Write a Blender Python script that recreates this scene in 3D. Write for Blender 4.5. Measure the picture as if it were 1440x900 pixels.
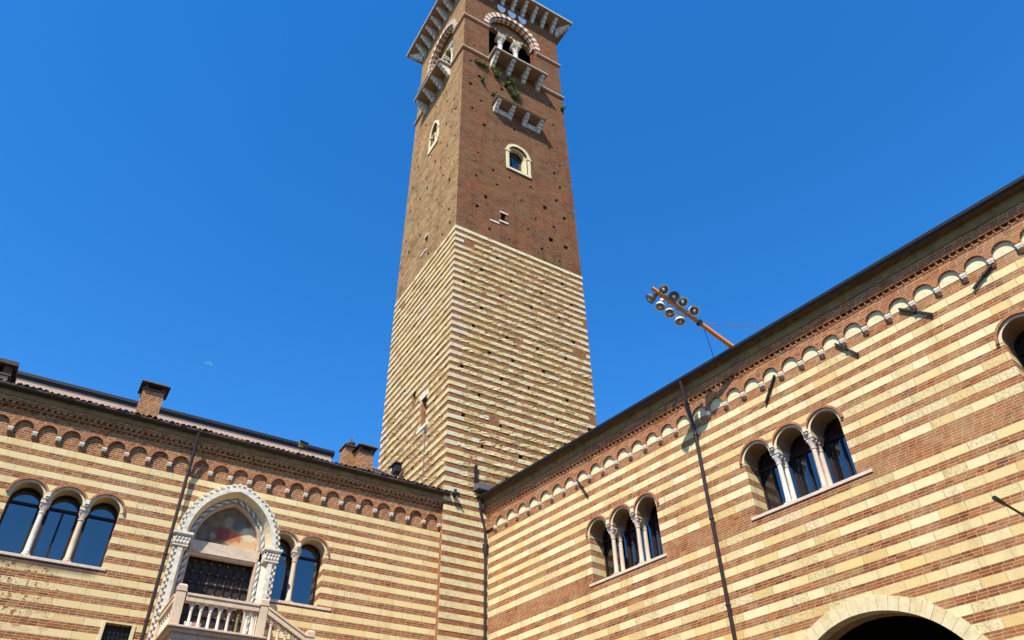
import bpy, bmesh, math, random
from mathutils import Vector, Matrix
from mathutils.geometry import tessellate_polygon
random.seed(7)
for o in list(bpy.data.objects): bpy.data.objects.remove(o)
SC = bpy.context.scene
COL = SC.collection
pi = math.pi

# ---------------------------------------------------------------- camera
YAW, PITCH, ROLL = 0.55989, 0.67658, -0.02105
cam_d = bpy.data.cameras.new("camera")
cam_d.sensor_width = 36.0
cam_d.lens = 26.641
cam_d.clip_start = 0.1
cam_d.clip_end = 20000
cam = bpy.data.objects.new("camera", cam_d)
COL.objects.link(cam)
_f = Vector((math.sin(YAW)*math.cos(PITCH), math.cos(YAW)*math.cos(PITCH), math.sin(PITCH)))
_r0 = Vector((math.cos(YAW), -math.sin(YAW), 0)); _u0 = _r0.cross(_f)
_r = _r0*math.cos(ROLL) + _u0*math.sin(ROLL)
_u = _u0*math.cos(ROLL) - _r0*math.sin(ROLL)
cam.matrix_world = Matrix(((_r.x, _u.x, -_f.x, 0), (_r.y, _u.y, -_f.y, 0), (_r.z, _u.z, -_f.z, 1.6), (0, 0, 0, 1)))
SC.camera = cam

# ---------------------------------------------------------------- light
LX, LY, LZ = 1.25, 1.0, -2.1                      # direction the sunlight travels
SUN_EL = math.atan2(-LZ, math.hypot(LX, LY))
SUN_AZ = math.atan2(-LX, -LY) % (2*pi)
world = bpy.data.worlds.new("World"); SC.world = world
world.use_nodes = True
wt = world.node_tree; wt.nodes.clear()
sky = wt.nodes.new("ShaderNodeTexSky"); sky.sky_type = 'NISHITA'
sky.sun_disc = False; sky.sun_elevation = SUN_EL; sky.sun_rotation = SUN_AZ
sky.altitude = 400; sky.air_density = 1.0; sky.dust_density = 0.2; sky.ozone_density = 3.0
hs = wt.nodes.new("ShaderNodeHueSaturation")
hs.inputs['Hue'].default_value = 0.504; hs.inputs['Saturation'].default_value = 1.355; hs.inputs['Value'].default_value = 1.15
bg = wt.nodes.new("ShaderNodeBackground"); bg.inputs[1].default_value = 0.15
wo = wt.nodes.new("ShaderNodeOutputWorld")
wt.links.new(sky.outputs[0], hs.inputs['Color']); wt.links.new(hs.outputs[0], bg.inputs[0]); wt.links.new(bg.outputs[0], wo.inputs[0])
sd = bpy.data.lights.new("sun", 'SUN'); sd.energy = 5.0; sd.angle = math.radians(0.53); sd.color = (1.0, 0.955, 0.87)
sun = bpy.data.objects.new("sun", sd); COL.objects.link(sun)
sun.rotation_euler = Vector((LX, LY, LZ)).to_track_quat('-Z', 'Y').to_euler()
sun.location = (-40, -40, 60)
SC.view_settings.view_transform = 'Standard'
SC.view_settings.look = 'None'
SC.view_settings.exposure = 0.65
SC.view_settings.gamma = 1.0
SC.view_settings.use_curve_mapping = False

# ---------------------------------------------------------------- frames (u along the wall, o outwards, z up)
XC, DL, TH = 16.408, 29.0, 0.13529
ANG = {'L': 0.0, 'R': -(pi/2 - TH), 'F': 0.0}
ORG = {'L': (XC, DL), 'R': (XC, DL), 'F': (14.1586, 28.7098)}

def root(frame, name, label, cat, group=None, at=(0, 0, 0)):
    """an Empty at a thing's base; at = (u, o, z) in the frame"""
    e = bpy.data.objects.new(name, None); COL.objects.link(e)
    a = ANG[frame]; ox, oy = ORG[frame]
    u, o, z = at
    e.location = (ox + u*math.cos(a) + o*math.sin(a), oy + u*math.sin(a) - o*math.cos(a), z)
    e.rotation_euler = (0, 0, a)
    e.empty_display_size = 0.3
    e['label'] = label; e['category'] = cat
    if group: e['group'] = group
    return e

class MB:
    """collects geometry in (u, o, z); build() makes ONE mesh object"""
    def __init__(self): self.v = []; self.f = []; self.m = []
    def add(self, pts, faces, m=0):
        b = len(self.v); self.v += [tuple(p) for p in pts]
        for f in faces: self.f.append([b + i for i in f]); self.m.append(m)
    def box(self, u0, u1, o0, o1, z0, z1, m=0):
        p = [(u, o, z) for u in (u0, u1) for o in (o0, o1) for z in (z0, z1)]
        self.add(p, [(0, 1, 3, 2), (4, 6, 7, 5), (0, 4, 5, 1), (2, 3, 7, 6), (0, 2, 6, 4), (1, 5, 7, 3)], m)
    def hexa(self, p, m=0):
        self.add(p, [(0, 1, 3, 2), (4, 6, 7, 5), (0, 4, 5, 1), (2, 3, 7, 6), (0, 2, 6, 4), (1, 5, 7, 3)], m)
    def prism_o(self, poly, o0, o1, m=0):            # polygon in (u,z), extruded along o
        n = len(poly)
        p = [(u, o0, z) for u, z in poly] + [(u, o1, z) for u, z in poly]
        fs = [tuple(range(n)), tuple(range(2*n-1, n-1, -1))] + [(i, (i+1) % n, n+(i+1) % n, n+i) for i in range(n)]
        self.add(p, fs, m)
    def prism_u(self, poly, u0, u1, m=0):            # polygon in (o,z), extruded along u
        n = len(poly)
        p = [(u0, o, z) for o, z in poly] + [(u1, o, z) for o, z in poly]
        fs = [tuple(range(n)), tuple(range(2*n-1, n-1, -1))] + [(i, (i+1) % n, n+(i+1) % n, n+i) for i in range(n)]
        self.add(p, fs, m)
    def band(self, A, B, oa, ob, m=0, mats=None):    # strip between two polylines, thick from oa (back) to ob (front)
        n = len(A)
        for i in range(n-1):
            mm = mats[i % len(mats)] if mats else m
            q = [A[i], A[i+1], B[i+1], B[i]]
            p = [(u, oa, z) for u, z in q] + [(u, ob, z) for u, z in q]
            fs = [(4, 5, 6, 7), (0, 1, 5, 4), (2, 3, 7, 6), (3, 2, 1, 0)]
            if i == 0 or mats: fs.append((3, 0, 4, 7))
            if i == n-2 or mats: fs.append((1, 2, 6, 5))
            self.add(p, fs, mm)
    def skirt(self, A, oA, B, oB, m=0):              # plain surface between two polylines at different depths
        n = len(A)
        p = [(u, oA, z) for u, z in A] + [(u, oB, z) for u, z in B]
        self.add(p, [(i, i+1, n+i+1, n+i) for i in range(n-1)], m)
    def panel(self, outline, holes, o, m=0, mr=0, soffit=None):
        """flat wall with openings; holes = [(loop, depth, back material or None)]"""
        loops = [outline] + [h[0] for h in holes]
        flat = [p for l in loops for p in l]
        tris = tessellate_polygon([[Vector((u, z, 0)) for u, z in l] for l in loops])
        b = len(self.v); self.v += [(u, o, z) for u, z in flat]
        for t in tris: self.f.append([b + i for i in t]); self.m.append(m)
        for h in holes:
            loop, d, back = h[0], h[1], h[2]
            n = len(loop)
            for i in range(n):
                a, c = loop[i], loop[(i+1) % n]
                mm = mr
                if soffit is not None and abs(a[0]-c[0]) > 1e-4 and abs(a[1]-c[1]) > 1e-4: mm = soffit
                self.add([(a[0], o, a[1]), (c[0], o, c[1]), (c[0], o-d, c[1]), (a[0], o-d, a[1])], [(0, 1, 2, 3)], mm)
            if back is not None:
                self.add([(u, o-d, z) for u, z in loop], [tuple(range(n))], back)
    def tube(self, path, r, n=8, m=0, mats=None, cap=True):
        path = [Vector(p) for p in path]
        rs = r if isinstance(r, (list, tuple)) else [r]*len(path)
        rings = []; x = None
        for i, p in enumerate(path):
            t = (path[min(i+1, len(path)-1)] - path[max(i-1, 0)]).normalized()
            if x is None:
                x = t.orthogonal().normalized()
            x = (x - t*x.dot(t)).normalized()
            y = t.cross(x)
            rings.append([p + (x*math.cos(2*pi*k/n) + y*math.sin(2*pi*k/n))*rs[i] for k in range(n)])
        b = len(self.v)
        for R in rings: self.v += [tuple(q) for q in R]
        for i in range(len(path)-1):
            for k in range(n):
                self.f.append([b+i*n+k, b+i*n+(k+1) % n, b+(i+1)*n+(k+1) % n, b+(i+1)*n+k])
                self.m.append(mats[((i+k)//2) % len(mats)] if mats else m)
        if cap:
            self.f.append([b+k for k in range(n)][::-1]); self.m.append(m)
            self.f.append([b+(len(path)-1)*n+k for k in range(n)]); self.m.append(m)
    def lathe(self, c, prof, n=12, m=0, axis=Vector((0, 0, 1))):
        """prof = [(radius, height)] around a line through c along axis"""
        ax = Vector(axis).normalized(); x = ax.orthogonal().normalized(); y = ax.cross(x); c = Vector(c)
        b = len(self.v)
        for r, h in prof:
            for k in range(n):
                self.v.append(tuple(c + ax*h + (x*math.cos(2*pi*k/n) + y*math.sin(2*pi*k/n))*r))
        for i in range(len(prof)-1):
            for k in range(n):
                self.f.append([b+i*n+k, b+i*n+(k+1) % n, b+(i+1)*n+(k+1) % n, b+(i+1)*n+k]); self.m.append(m)
        self.f.append([b+k for k in range(n)][::-1]); self.m.append(m)
        self.f.append([b+(len(prof)-1)*n+k for k in range(n)]); self.m.append(m)
    def build(self, name, mats, parent=None, at=(0, 0, 0), smooth=False, bevel=0):
        if not isinstance(mats, (list, tuple)): mats = [mats]
        me = bpy.data.meshes.new(name)
        me.from_pydata([(u-at[0], -(o-at[1]), z-at[2]) for u, o, z in self.v], [], self.f)
        for mt in mats: me.materials.append(mt)
        for p, mi in zip(me.polygons, self.m): p.material_index = mi
        bm = bmesh.new(); bm.from_mesh(me)
        bmesh.ops.remove_doubles(bm, verts=bm.verts, dist=1e-5)
        bmesh.ops.recalc_face_normals(bm, faces=bm.faces)
        bm.to_mesh(me); bm.free()
        if smooth:
            for p in me.polygons: p.use_smooth = True
            try: me.set_sharp_from_angle(angle=math.radians(42))
            except Exception: pass
        ob = bpy.data.objects.new(name, me); COL.objects.link(ob)
        if parent is not None: ob.parent = parent
        ob.location = (at[0], -at[1], at[2])
        if bevel:
            md = ob.modifiers.new("bevel", 'BEVEL'); md.width = bevel; md.segments = 2; md.limit_method = 'ANGLE'
        return ob

def dup(ob, parent, at):
    c = ob.copy(); COL.objects.link(c); c.parent = parent; c.location = (at[0], -at[1], at[2])
    return c

def arc(uc, zc, r, a0=pi, a1=0.0, n=14):
    return [(uc + r*math.cos(a0+(a1-a0)*i/n), zc + r*math.sin(a0+(a1-a0)*i/n)) for i in range(n+1)]

def pointed(uc, zs, w, h, d=0.0, n=12):
    """two-centred arch, half width w and rise h, moved inwards by d; left spring > apex > right spring"""
    R = (w*w + h*h)/(2*w); off = R - w; r = R - d
    am = math.acos(off/r)
    L = [(uc + off - r*math.cos(am*i/n), zs + r*math.sin(am*i/n)) for i in range(n+1)]
    Rr = [(2*uc - u, z) for u, z in L[:-1]][::-1]
    return L + Rr

# ---------------------------------------------------------------- materials
class NT:
    def __init__(self, name):
        self.mat = bpy.data.materials.new(name); self.mat.use_nodes = True
        self.t = self.mat.node_tree; self.t.nodes.clear()
        self.out = self.t.nodes.new("ShaderNodeOutputMaterial")
        self.b = self.t.nodes.new("ShaderNodeBsdfPrincipled")
        self.t.links.new(self.b.outputs[0], self.out.inputs[0])
    def n(self, typ, **kw):
        x = self.t.nodes.new(typ)
        for k, v in kw.items(): setattr(x, k, v)
        return x
    def put(self, sock, v):
        if hasattr(v, 'links') or isinstance(v, bpy.types.NodeSocket): self.t.links.new(v, sock)
        else: sock.default_value = v
    def math(self, op, a, b=None, c=None, clamp=False):
        x = self.n("ShaderNodeMath", operation=op, use_clamp=clamp)
        self.put(x.inputs[0], a)
        if b is not None: self.put(x.inputs[1], b)
        if c is not None: self.put(x.inputs[2], c)
        return x.outputs[0]
    def mix(self, f, a, b, blend='MIX'):
        x = self.n("ShaderNodeMix", data_type='RGBA', blend_type=blend)
        self.put(x.inputs[0], f); self.put(x.inputs[6], a); self.put(x.inputs[7], b)
        return x.outputs[2]
    def mixf(self, f, a, b):
        x = self.n("ShaderNodeMix", data_type='FLOAT')
        self.put(x.inputs[0], f); self.put(x.inputs[2], a); self.put(x.inputs[3], b)
        return x.outputs[0]
    def noise(self, scale, detail=3.0, rough=0.55, vec=None, dist=0.0):
        x = self.n("ShaderNodeTexNoise")
        x.inputs['Scale'].default_value = scale; x.inputs['Detail'].default_value = detail
        x.inputs['Roughness'].default_value = rough; x.inputs['Distortion'].default_value = dist
        if vec is not None: self.t.links.new(vec, x.inputs['Vector'])
        return x.outputs[0]
    def vor1(self, w, feature='F1', randomness=0.6):
        x = self.n("ShaderNodeTexVoronoi", voronoi_dimensions='1D', feature=feature)
        x.inputs['Scale'].default_value = 1.0; x.inputs['Randomness'].default_value = randomness
        self.t.links.new(w, x.inputs['W'])
        return x
    def white(self, w):
        x = self.n("ShaderNodeTexWhiteNoise", noise_dimensions='1D'); self.put(x.inputs['W'], w)
        return x.outputs[0]
    def ramp(self, f, stops, interp='LINEAR'):
        x = self.n("ShaderNodeValToRGB"); cr = x.color_ramp; cr.interpolation = interp
        while len(cr.elements) < len(stops): cr.elements.new(0.5)
        for e, (p, c) in zip(cr.elements, stops):
            e.position = p; e.color = (*c, 1) if len(c) == 3 else c
        self.put(x.inputs[0], f)
        return x.outputs[0]
    def smooth(self, v, a, b, lo=0.0, hi=1.0):
        x = self.n("ShaderNodeMapRange", interpolation_type='SMOOTHSTEP')
        self.put(x.inputs[0], v)
        for i, k in enumerate((a, b, lo, hi)): x.inputs[i+1].default_value = k
        return x.outputs[0]
    def obj(self): return self.n("ShaderNodeTexCoord").outputs['Object']
    def xyz(self, v):
        s = self.n("ShaderNodeSeparateXYZ"); self.t.links.new(v, s.inputs[0]); return s.outputs
    def bump(self, h, strength=0.4, dist=0.02):
        x = self.n("ShaderNodeBump"); x.inputs['Strength'].default_value = strength; x.inputs['Distance'].default_value = dist
        self.t.links.new(h, x.inputs['Height']); self.t.links.new(x.outputs[0], self.b.inputs['Normal'])
    def done(self, col, rough=0.9, spec=0.2, metal=0.0):
        self.put(self.b.inputs['Base Color'], col); self.put(self.b.inputs['Roughness'], rough)
        self.b.inputs['Specular IOR Level'].default_value = spec; self.b.inputs['Metallic'].default_value = metal
        return self.mat

def c4(c): return (*c, 1.0)

BRICK_WARM = [(0.0, (0.138, 0.040, 0.018)), (0.25, (0.244, 0.072, 0.027)), (0.5, (0.318, 0.101, 0.033)),
              (0.72, (0.212, 0.075, 0.035)), (0.86, (0.403, 0.144, 0.041)), (0.94, (0.340, 0.170, 0.069)), (1.0, (0.096, 0.046, 0.031))]
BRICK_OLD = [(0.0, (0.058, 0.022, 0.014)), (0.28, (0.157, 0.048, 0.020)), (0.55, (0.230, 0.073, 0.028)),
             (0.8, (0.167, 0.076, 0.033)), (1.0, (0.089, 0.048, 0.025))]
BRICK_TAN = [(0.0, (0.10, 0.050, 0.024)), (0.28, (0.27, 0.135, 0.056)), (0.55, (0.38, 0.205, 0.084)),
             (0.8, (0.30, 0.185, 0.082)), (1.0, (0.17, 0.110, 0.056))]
STONE = [(0.0, (0.67, 0.546, 0.260)), (0.3, (0.71, 0.605, 0.320)), (0.5, (0.67, 0.497, 0.193)),
         (0.7, (0.74, 0.643, 0.371)), (0.88, (0.71, 0.585, 0.303)), (1.0, (0.63, 0.420, 0.152))]
STONE_L = [(0.0, (0.70, 0.546, 0.260)), (0.35, (0.73, 0.595, 0.303)), (0.6, (0.70, 0.527, 0.227)), (0.85, (0.74, 0.615, 0.337)), (1.0, (0.67, 0.478, 0.193))]

def masonry(name, z0, p, frac, courses, bricks, stones, wob=0.011, thick=None, rough_amt=0.35,
            brick_len=0.26, block_len=0.75, quoin=False, stain=0.35, mortar=(0.56, 0.41, 0.23), bumpk=0.5, plain=False,
            patch=((0.34, 0.14, 0.06), (0.30, 0.19, 0.09)), patch_k=0.35, worn=None):
    T = NT(name)
    ob = T.obj(); x, y, z = T.xyz(ob)
    s = T.math('ADD', x, y)
    nz = T.noise(1.6, 4.0, 0.6, ob)
    zz = T.math('SUBTRACT', z0, z)
    zw = T.math('ADD', zz, T.math('MULTIPLY', T.math('SUBTRACT', nz, 0.5), wob*2))
    if wob > 0.02:
        nf = T.noise(9.0, 2.0, 0.5, ob)
        zw = T.math('ADD', zw, T.math('MULTIPLY', T.math('SUBTRACT', nf, 0.5), wob*1.6))
    t = T.math('DIVIDE', zw, p)
    row = T.math('FLOOR', t); fr = T.math('FRACT', t)
    # bricks
    h = p*(1-frac)/courses
    ci = T.math('FLOOR', T.math('DIVIDE', zz, h)); cf = T.math('FRACT', T.math('DIVIDE', zz, h))
    wb = T.math('MULTIPLY_ADD', ci, 37.17, T.math('DIVIDE', s, brick_len))
    vb = T.vor1(wb, 'F1', 0.55); vbd = T.vor1(wb, 'DISTANCE_TO_EDGE', 0.55)
    rb = T.white(T.math('MULTIPLY_ADD', T.xyz(vb.outputs['Color'])[0], 91.7, T.math('MULTIPLY', ci, 0.173)))
    bcol = T.ramp(rb, bricks)
    mpb = T.n("ShaderNodeMapping"); mpb.inputs['Scale'].default_value = (0.8, 0.8, 1.9) if plain else (1, 1, 1); T.t.links.new(ob, mpb.inputs[0])
    big = T.noise(0.45, 7.0, 0.72, mpb.outputs[0])
    bcol = T.mix(T.math('MULTIPLY', T.smooth(big, 0.42, 0.64), patch_k), bcol, c4(patch[0]))
    big2 = T.noise(0.7, 8.0, 0.75, mpb.outputs[0], 0.3)
    bcol = T.mix(T.math('MULTIPLY', T.smooth(big2, 0.44, 0.64), patch_k), bcol, c4(patch[1]))
    if plain and patch_k > 0.55:                     # dark sooty and bright renewed areas
        big3 = T.noise(0.28, 8.0, 0.72, mpb.outputs[0], 0.4)
        bcol = T.mix(T.math('MULTIPLY', T.smooth(big3, 0.53, 0.66), 0.62), bcol, T.mix(1.0, bcol, c4((0.40, 0.33, 0.30)), 'MULTIPLY'))
        bcol = T.mix(T.math('MULTIPLY', T.smooth(big3, 0.44, 0.34), 0.55), bcol, T.mix(1.0, bcol, c4((1.45, 1.15, 0.95)), 'MULTIPLY'))
    fine = T.noise(38.0, 3.0, 0.7, ob)
    if plain and patch_k > 0.55:                     # worn faces: brick-sized light and dark
        mg = T.n("ShaderNodeMapping"); mg.inputs['Scale'].default_value = (2.2, 2.2, 5.5); T.t.links.new(ob, mg.inputs[0])
        gr_ = T.noise(1.0, 6.0, 0.82, mg.outputs[0])
        bcol = T.mix(T.smooth(gr_, 0.50, 0.38, 0.0, 0.75), bcol, T.mix(1.0, bcol, c4((0.38, 0.34, 0.32)), 'MULTIPLY'))
        bcol = T.mix(T.smooth(gr_, 0.52, 0.66, 0.0, 0.7), bcol, T.mix(1.0, bcol, c4((1.6, 1.5, 1.4)), 'MULTIPLY'))
    jn = T.math('MAXIMUM', T.math('LESS_THAN', vbd.outputs['Distance'], 0.026), T.math('GREATER_THAN', cf, 0.84))
    jn = T.math('MULTIPLY', jn, T.smooth(T.noise(2.3, 4, 0.6, ob), 0.30, 0.5, 0.25, 1.0))
    bcol = T.mix(jn, bcol, c4(mortar))
    bh = T.math('MULTIPLY_ADD', fine, 0.5, T.math('MULTIPLY', jn, -0.9))
    if plain:
        col, hh = bcol, bh
    else:
        ws = T.math('MULTIPLY_ADD', row, 11.37, T.math('DIVIDE', s, block_len))
        vs = T.vor1(ws, 'F1', 0.75); vsd = T.vor1(ws, 'DISTANCE_TO_EDGE', 0.75)
        cc = T.xyz(vs.outputs['Color'])
        rs = T.white(T.math('MULTIPLY_ADD', cc[0], 53.1, row)); rs2 = T.white(T.math('MULTIPLY_ADD', cc[1], 77.7, row))
        scol = T.ramp(rs, stones)
        mott = T.noise(5.0, 6.0, 0.7, ob); pit = T.noise(15.0, 4.0, 0.75, ob)
        rmask = T.math('LESS_THAN', rs2, rough_amt)
        regional = T.smooth(T.noise(0.30, 2.0, 0.5, ob), 0.46, 0.56, 0.35, 1.0)
        rmask = T.math('MULTIPLY', rmask, regional)
        if worn:                                     # weather-beaten zone below a window
            wx = T.math('ADD', x, T.math('MULTIPLY', T.math('SUBTRACT', T.noise(0.9, 4.0, 0.6, ob), 0.5), 4.0))
            wm = T.math('MULTIPLY', T.smooth(wx, worn[0]+0.1, worn[0]-0.1), T.math('LESS_THAN', z, worn[1]))
            wm = T.math('MULTIPLY', wm, T.smooth(z, worn[2]-0.3, worn[2]+0.3))
            rmask = T.math('MAXIMUM', rmask, wm)
        scol = T.mix(T.math('MULTIPLY', T.smooth(mott, 0.42, 0.7), 0.5), scol, c4((0.70, 0.50, 0.25)))
        scol = T.mix(T.math('MULTIPLY', T.math('MULTIPLY', rmask, T.smooth(pit, 0.48, 0.60)), 0.75), scol, c4((0.42, 0.28, 0.12)))
        sj = T.math('MULTIPLY', T.math('LESS_THAN', vsd.outputs['Distance'], 0.011/block_len), 0.55)
        scol = T.mix(sj, scol, c4((0.38, 0.28, 0.17)))
        edge = T.math('MAXIMUM', T.math('LESS_THAN', fr, 0.03), T.math('GREATER_THAN', fr, 2.0))
        stm = T.math('LESS_THAN', fr, frac)
        sh = T.math('ADD', T.math('MULTIPLY', T.math('MULTIPLY', pit, rmask), 1.6), T.math('ADD', T.math('MULTIPLY', mott, 0.35), T.math('MULTIPLY', sj, -0.8)))
        stm = T.math('MULTIPLY', stm, T.math('GREATER_THAN', t, 0.0))
        if thick is not None:
            stm = T.math('MULTIPLY', stm, T.math('GREATER_THAN', T.math('ABSOLUTE', T.math('SUBTRACT', row, thick)), 0.5))
        if worn:
            stm = T.math('MULTIPLY', stm, T.math('SUBTRACT', 1.0, T.math('MULTIPLY', wm, T.math('GREATER_THAN', T.noise(5.0, 5.0, 0.7, ob), 0.56))))
        if rough_amt > 0.5:   # eaten-away blocks that let the brick tone through
            gone = T.math('MULTIPLY', T.math('GREATER_THAN', T.noise(3.4, 5.0, 0.7, ob), 0.62), rmask)
            stm = T.math('MULTIPLY', stm, T.math('SUBTRACT', 1.0, T.math('MULTIPLY', gone, 0.55)))
        if quoin:
            ql = T.math('MULTIPLY_ADD', T.white(T.math('MULTIPLY', row, 3.71)), 0.75, 0.40)
            qm = T.math('LESS_THAN', x, ql)
            qcol = T.ramp(T.white(T.math('MULTIPLY', row, 1.93)), [(0, (0.66, 0.60, 0.44)), (0.5, (0.72, 0.66, 0.52)), (1, (0.60, 0.50, 0.30))])
            rx = T.white(T.math('MULTIPLY_ADD', T.math('FLOOR', T.math('MULTIPLY', s, 1.7)), 5.77, T.math('MULTIPLY', row, 2.31)))
            qm = T.math('MAXIMUM', qm, T.math('GREATER_THAN', rx, 0.95))
            qm = T.math('MULTIPLY', qm, T.math('SUBTRACT', 1.0, T.math('MULTIPLY', T.math('GREATER_THAN', pit, 0.60), 0.7)))
            scol = T.mix(T.math('MULTIPLY', qm, 0.85), scol, qcol)
        col = T.mix(stm, bcol, scol)
        hh = T.math('ADD', T.mixf(stm, bh, sh), T.math('MULTIPLY', stm, 0.9))
    # grime: broad vertical streaks and dull blotches
    mp = T.n("ShaderNodeMapping"); mp.inputs['Scale'].default_value = (1.3, 1.3, 0.16); T.t.links.new(ob, mp.inputs[0])
    streak = T.noise(1.0, 5.0, 0.65, mp.outputs[0])
    col = T.mix(T.math('MULTIPLY', T.smooth(streak, 0.5, 0.72), stain), col, T.mix(1.0, col, c4((0.62, 0.55, 0.47)), 'MULTIPLY'))
    col = T.mix(T.math('MULTIPLY', T.smooth(fine, 0.5, 0.75), 0.35), col, T.mix(1.0, col, c4((0.55, 0.5, 0.45)), 'MULTIPLY'))
    if worn:                                         # black crust under the sill
        cr = T.math('MULTIPLY', T.smooth(z, worn[1]-0.34, worn[1]-0.02), T.math('LESS_THAN', z, worn[1]+0.06))
        cr = T.math('MULTIPLY', cr, T.math('MULTIPLY', T.smooth(x, -14.9, -15.4), T.smooth(T.noise(2.2, 5, 0.7, ob), 0.25, 0.5)))
        col = T.mix(T.math('MULTIPLY', cr, 0.85), col, c4((0.07, 0.055, 0.045)))
    T.bump(hh, bumpk, 0.02)
    return T.done(col, 0.92, 0.12)

def stone_mat(name, a, b, scale=6.0, rough=0.8, bump=0.25, spots=None, spec=0.25):
    T = NT(name); ob = T.obj()
    n1 = T.noise(scale, 6.0, 0.65, ob); n2 = T.noise(scale*7, 3.0, 0.6, ob)
    col = T.mix(T.smooth(n1, 0.35, 0.68), c4(a), c4(b))
    if spots: col = T.mix(T.math('MULTIPLY', T.smooth(T.noise(scale*0.8, 5, 0.7, ob), 0.54, 0.68), 0.7), col, c4(spots))
    T.bump(T.math('ADD', n1, T.math('MULTIPLY', n2, 0.4)), bump, 0.015)
    return T.done(col, rough, spec)

def plain(name, col, rough=0.6, spec=0.3, metal=0.0, var=0.25):
    T = NT(name); ob = T.obj()
    n1 = T.noise(7.0, 4.0, 0.6, ob)
    d = tuple(v*(1-var) for v in col)
    return T.done(T.mix(n1, c4(d), c4(col)), rough, spec, metal)

M = {}
PL, PR, PT = 0.4635, 0.4666, 0.4864
M['left'] = masonry("striped_wall_left", 15.347, PL, 0.48, 3, BRICK_WARM, STONE_L, rough_amt=0.16, block_len=0.95, worn=(-16.2, 11.28, 9.2))
M['right'] = masonry("striped_wall_right", 15.419, PR, 0.5, 3, BRICK_WARM, STONE, thick=8, rough_amt=0.45, block_len=0.7, stain=0.5, bumpk=0.8, patch=((0.38, 0.15, 0.055), (0.42, 0.25, 0.12)), patch_k=0.55)
M['tow_f'] = masonry("tower_stripes_front", 34.558, PT, 0.5, 3, BRICK_WARM, STONE, plain=True, stain=0.4, mortar=(0.36, 0.25, 0.15), bumpk=1.0,
                     patch=((0.26, 0.09, 0.035), (0.17, 0.09, 0.045)), patch_k=0.5)
M['tow_s'] = masonry("tower_stripes_side", 34.558, PT, 0.5, 3, BRICK_WARM, STONE, plain=True, stain=0.3, bumpk=0.8)
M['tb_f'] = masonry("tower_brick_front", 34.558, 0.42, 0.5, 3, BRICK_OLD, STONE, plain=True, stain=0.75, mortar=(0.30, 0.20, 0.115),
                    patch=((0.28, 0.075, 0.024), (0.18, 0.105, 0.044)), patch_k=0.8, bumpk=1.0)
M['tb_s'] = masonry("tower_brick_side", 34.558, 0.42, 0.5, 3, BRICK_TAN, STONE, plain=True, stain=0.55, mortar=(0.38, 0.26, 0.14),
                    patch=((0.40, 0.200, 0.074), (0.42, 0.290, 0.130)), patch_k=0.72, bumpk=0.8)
M['tst1'] = stone_mat("tower_tufa_cream", (0.66, 0.54, 0.28), (0.55, 0.41, 0.18), 4, 0.9, 0.5)
M['tst2'] = stone_mat("tower_tufa_yellow", (0.60, 0.46, 0.20), (0.44, 0.31, 0.12), 6, 0.95, 0.9, (0.28, 0.19, 0.09))
M['tst3'] = stone_mat("tower_white_quoin", (0.62, 0.54, 0.36), (0.52, 0.43, 0.26), 3, 0.85, 0.3)
M['tst4'] = stone_mat("tower_tufa_pale", (0.63, 0.53, 0.31), (0.50, 0.39, 0.19), 5, 0.9, 0.7, (0.34, 0.25, 0.13))
M['tst5'] = stone_mat("tower_tufa_tan", (0.50, 0.36, 0.16), (0.36, 0.24, 0.10), 7, 0.95, 0.9, (0.22, 0.15, 0.08))
M['brick'] = masonry("cornice_brick", 15.419, PR, 0.5, 3, BRICK_WARM, STONE, plain=True)
M['chim'] = masonry("chimney_brick", 15.419, PR, 0.5, 3, BRICK_WARM, STONE, plain=True, stain=0.6)
M['hood'] = stone_mat("terracotta_moulding", (0.40, 0.165, 0.07), (0.27, 0.10, 0.045), 9)
M['cream'] = stone_mat("cream_tufa", (0.66, 0.54, 0.30), (0.55, 0.42, 0.21), 5)
M['cream2'] = stone_mat("pale_tufa", (0.70, 0.59, 0.36), (0.60, 0.48, 0.26), 5)
M['white'] = stone_mat("white_marble", (0.74, 0.67, 0.52), (0.55, 0.49, 0.375), 6, 0.6, 0.25, (0.34, 0.31, 0.27))
M['greystone'] = stone_mat("weathered_white_stone", (0.66, 0.62, 0.54), (0.40, 0.37, 0.32), 4, 0.85, 0.35, (0.20, 0.18, 0.15))
M['pink'] = stone_mat("pink_marble", (0.63, 0.485, 0.345), (0.52, 0.39, 0.275), 5, 0.6, 0.15)
M['sill'] = stone_mat("pale_pink_sill", (0.68, 0.53, 0.39), (0.56, 0.43, 0.31), 5, 0.7, 0.15)
M['peach'] = stone_mat("peach_marble", (0.66, 0.50, 0.33), (0.55, 0.41, 0.27), 3, 0.65, 0.12)
M['redst'] = stone_mat("red_verona_marble", (0.52, 0.26, 0.17), (0.42, 0.21, 0.14), 8, 0.6, 0.2)
M['blue'] = stone_mat("blue_grey_marble", (0.12, 0.14, 0.17), (0.20, 0.22, 0.25), 8, 0.6, 0.1)
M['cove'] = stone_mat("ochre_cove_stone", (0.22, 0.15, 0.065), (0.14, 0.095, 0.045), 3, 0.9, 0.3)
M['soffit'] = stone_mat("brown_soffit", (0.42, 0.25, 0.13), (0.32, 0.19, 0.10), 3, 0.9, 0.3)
M['plaster'] = stone_mat("salmon_plaster", (0.56, 0.36, 0.25), (0.50, 0.33, 0.24), 1.2, 0.95, 0.05)
M['pale'] = stone_mat("pale_plaster", (0.72, 0.66, 0.55), (0.60, 0.54, 0.44), 2, 0.95, 0.05)
M['iron'] = plain("dark_iron", (0.018, 0.015, 0.014), 0.55, 0.3)
M['gutter'] = plain("brown_copper_gutter", (0.030, 0.021, 0.018), 0.5, 0.4, 0.2)
M['pipe'] = plain("copper_downpipe", (0.042, 0.028, 0.024), 0.45, 0.45, 0.3)
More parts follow.
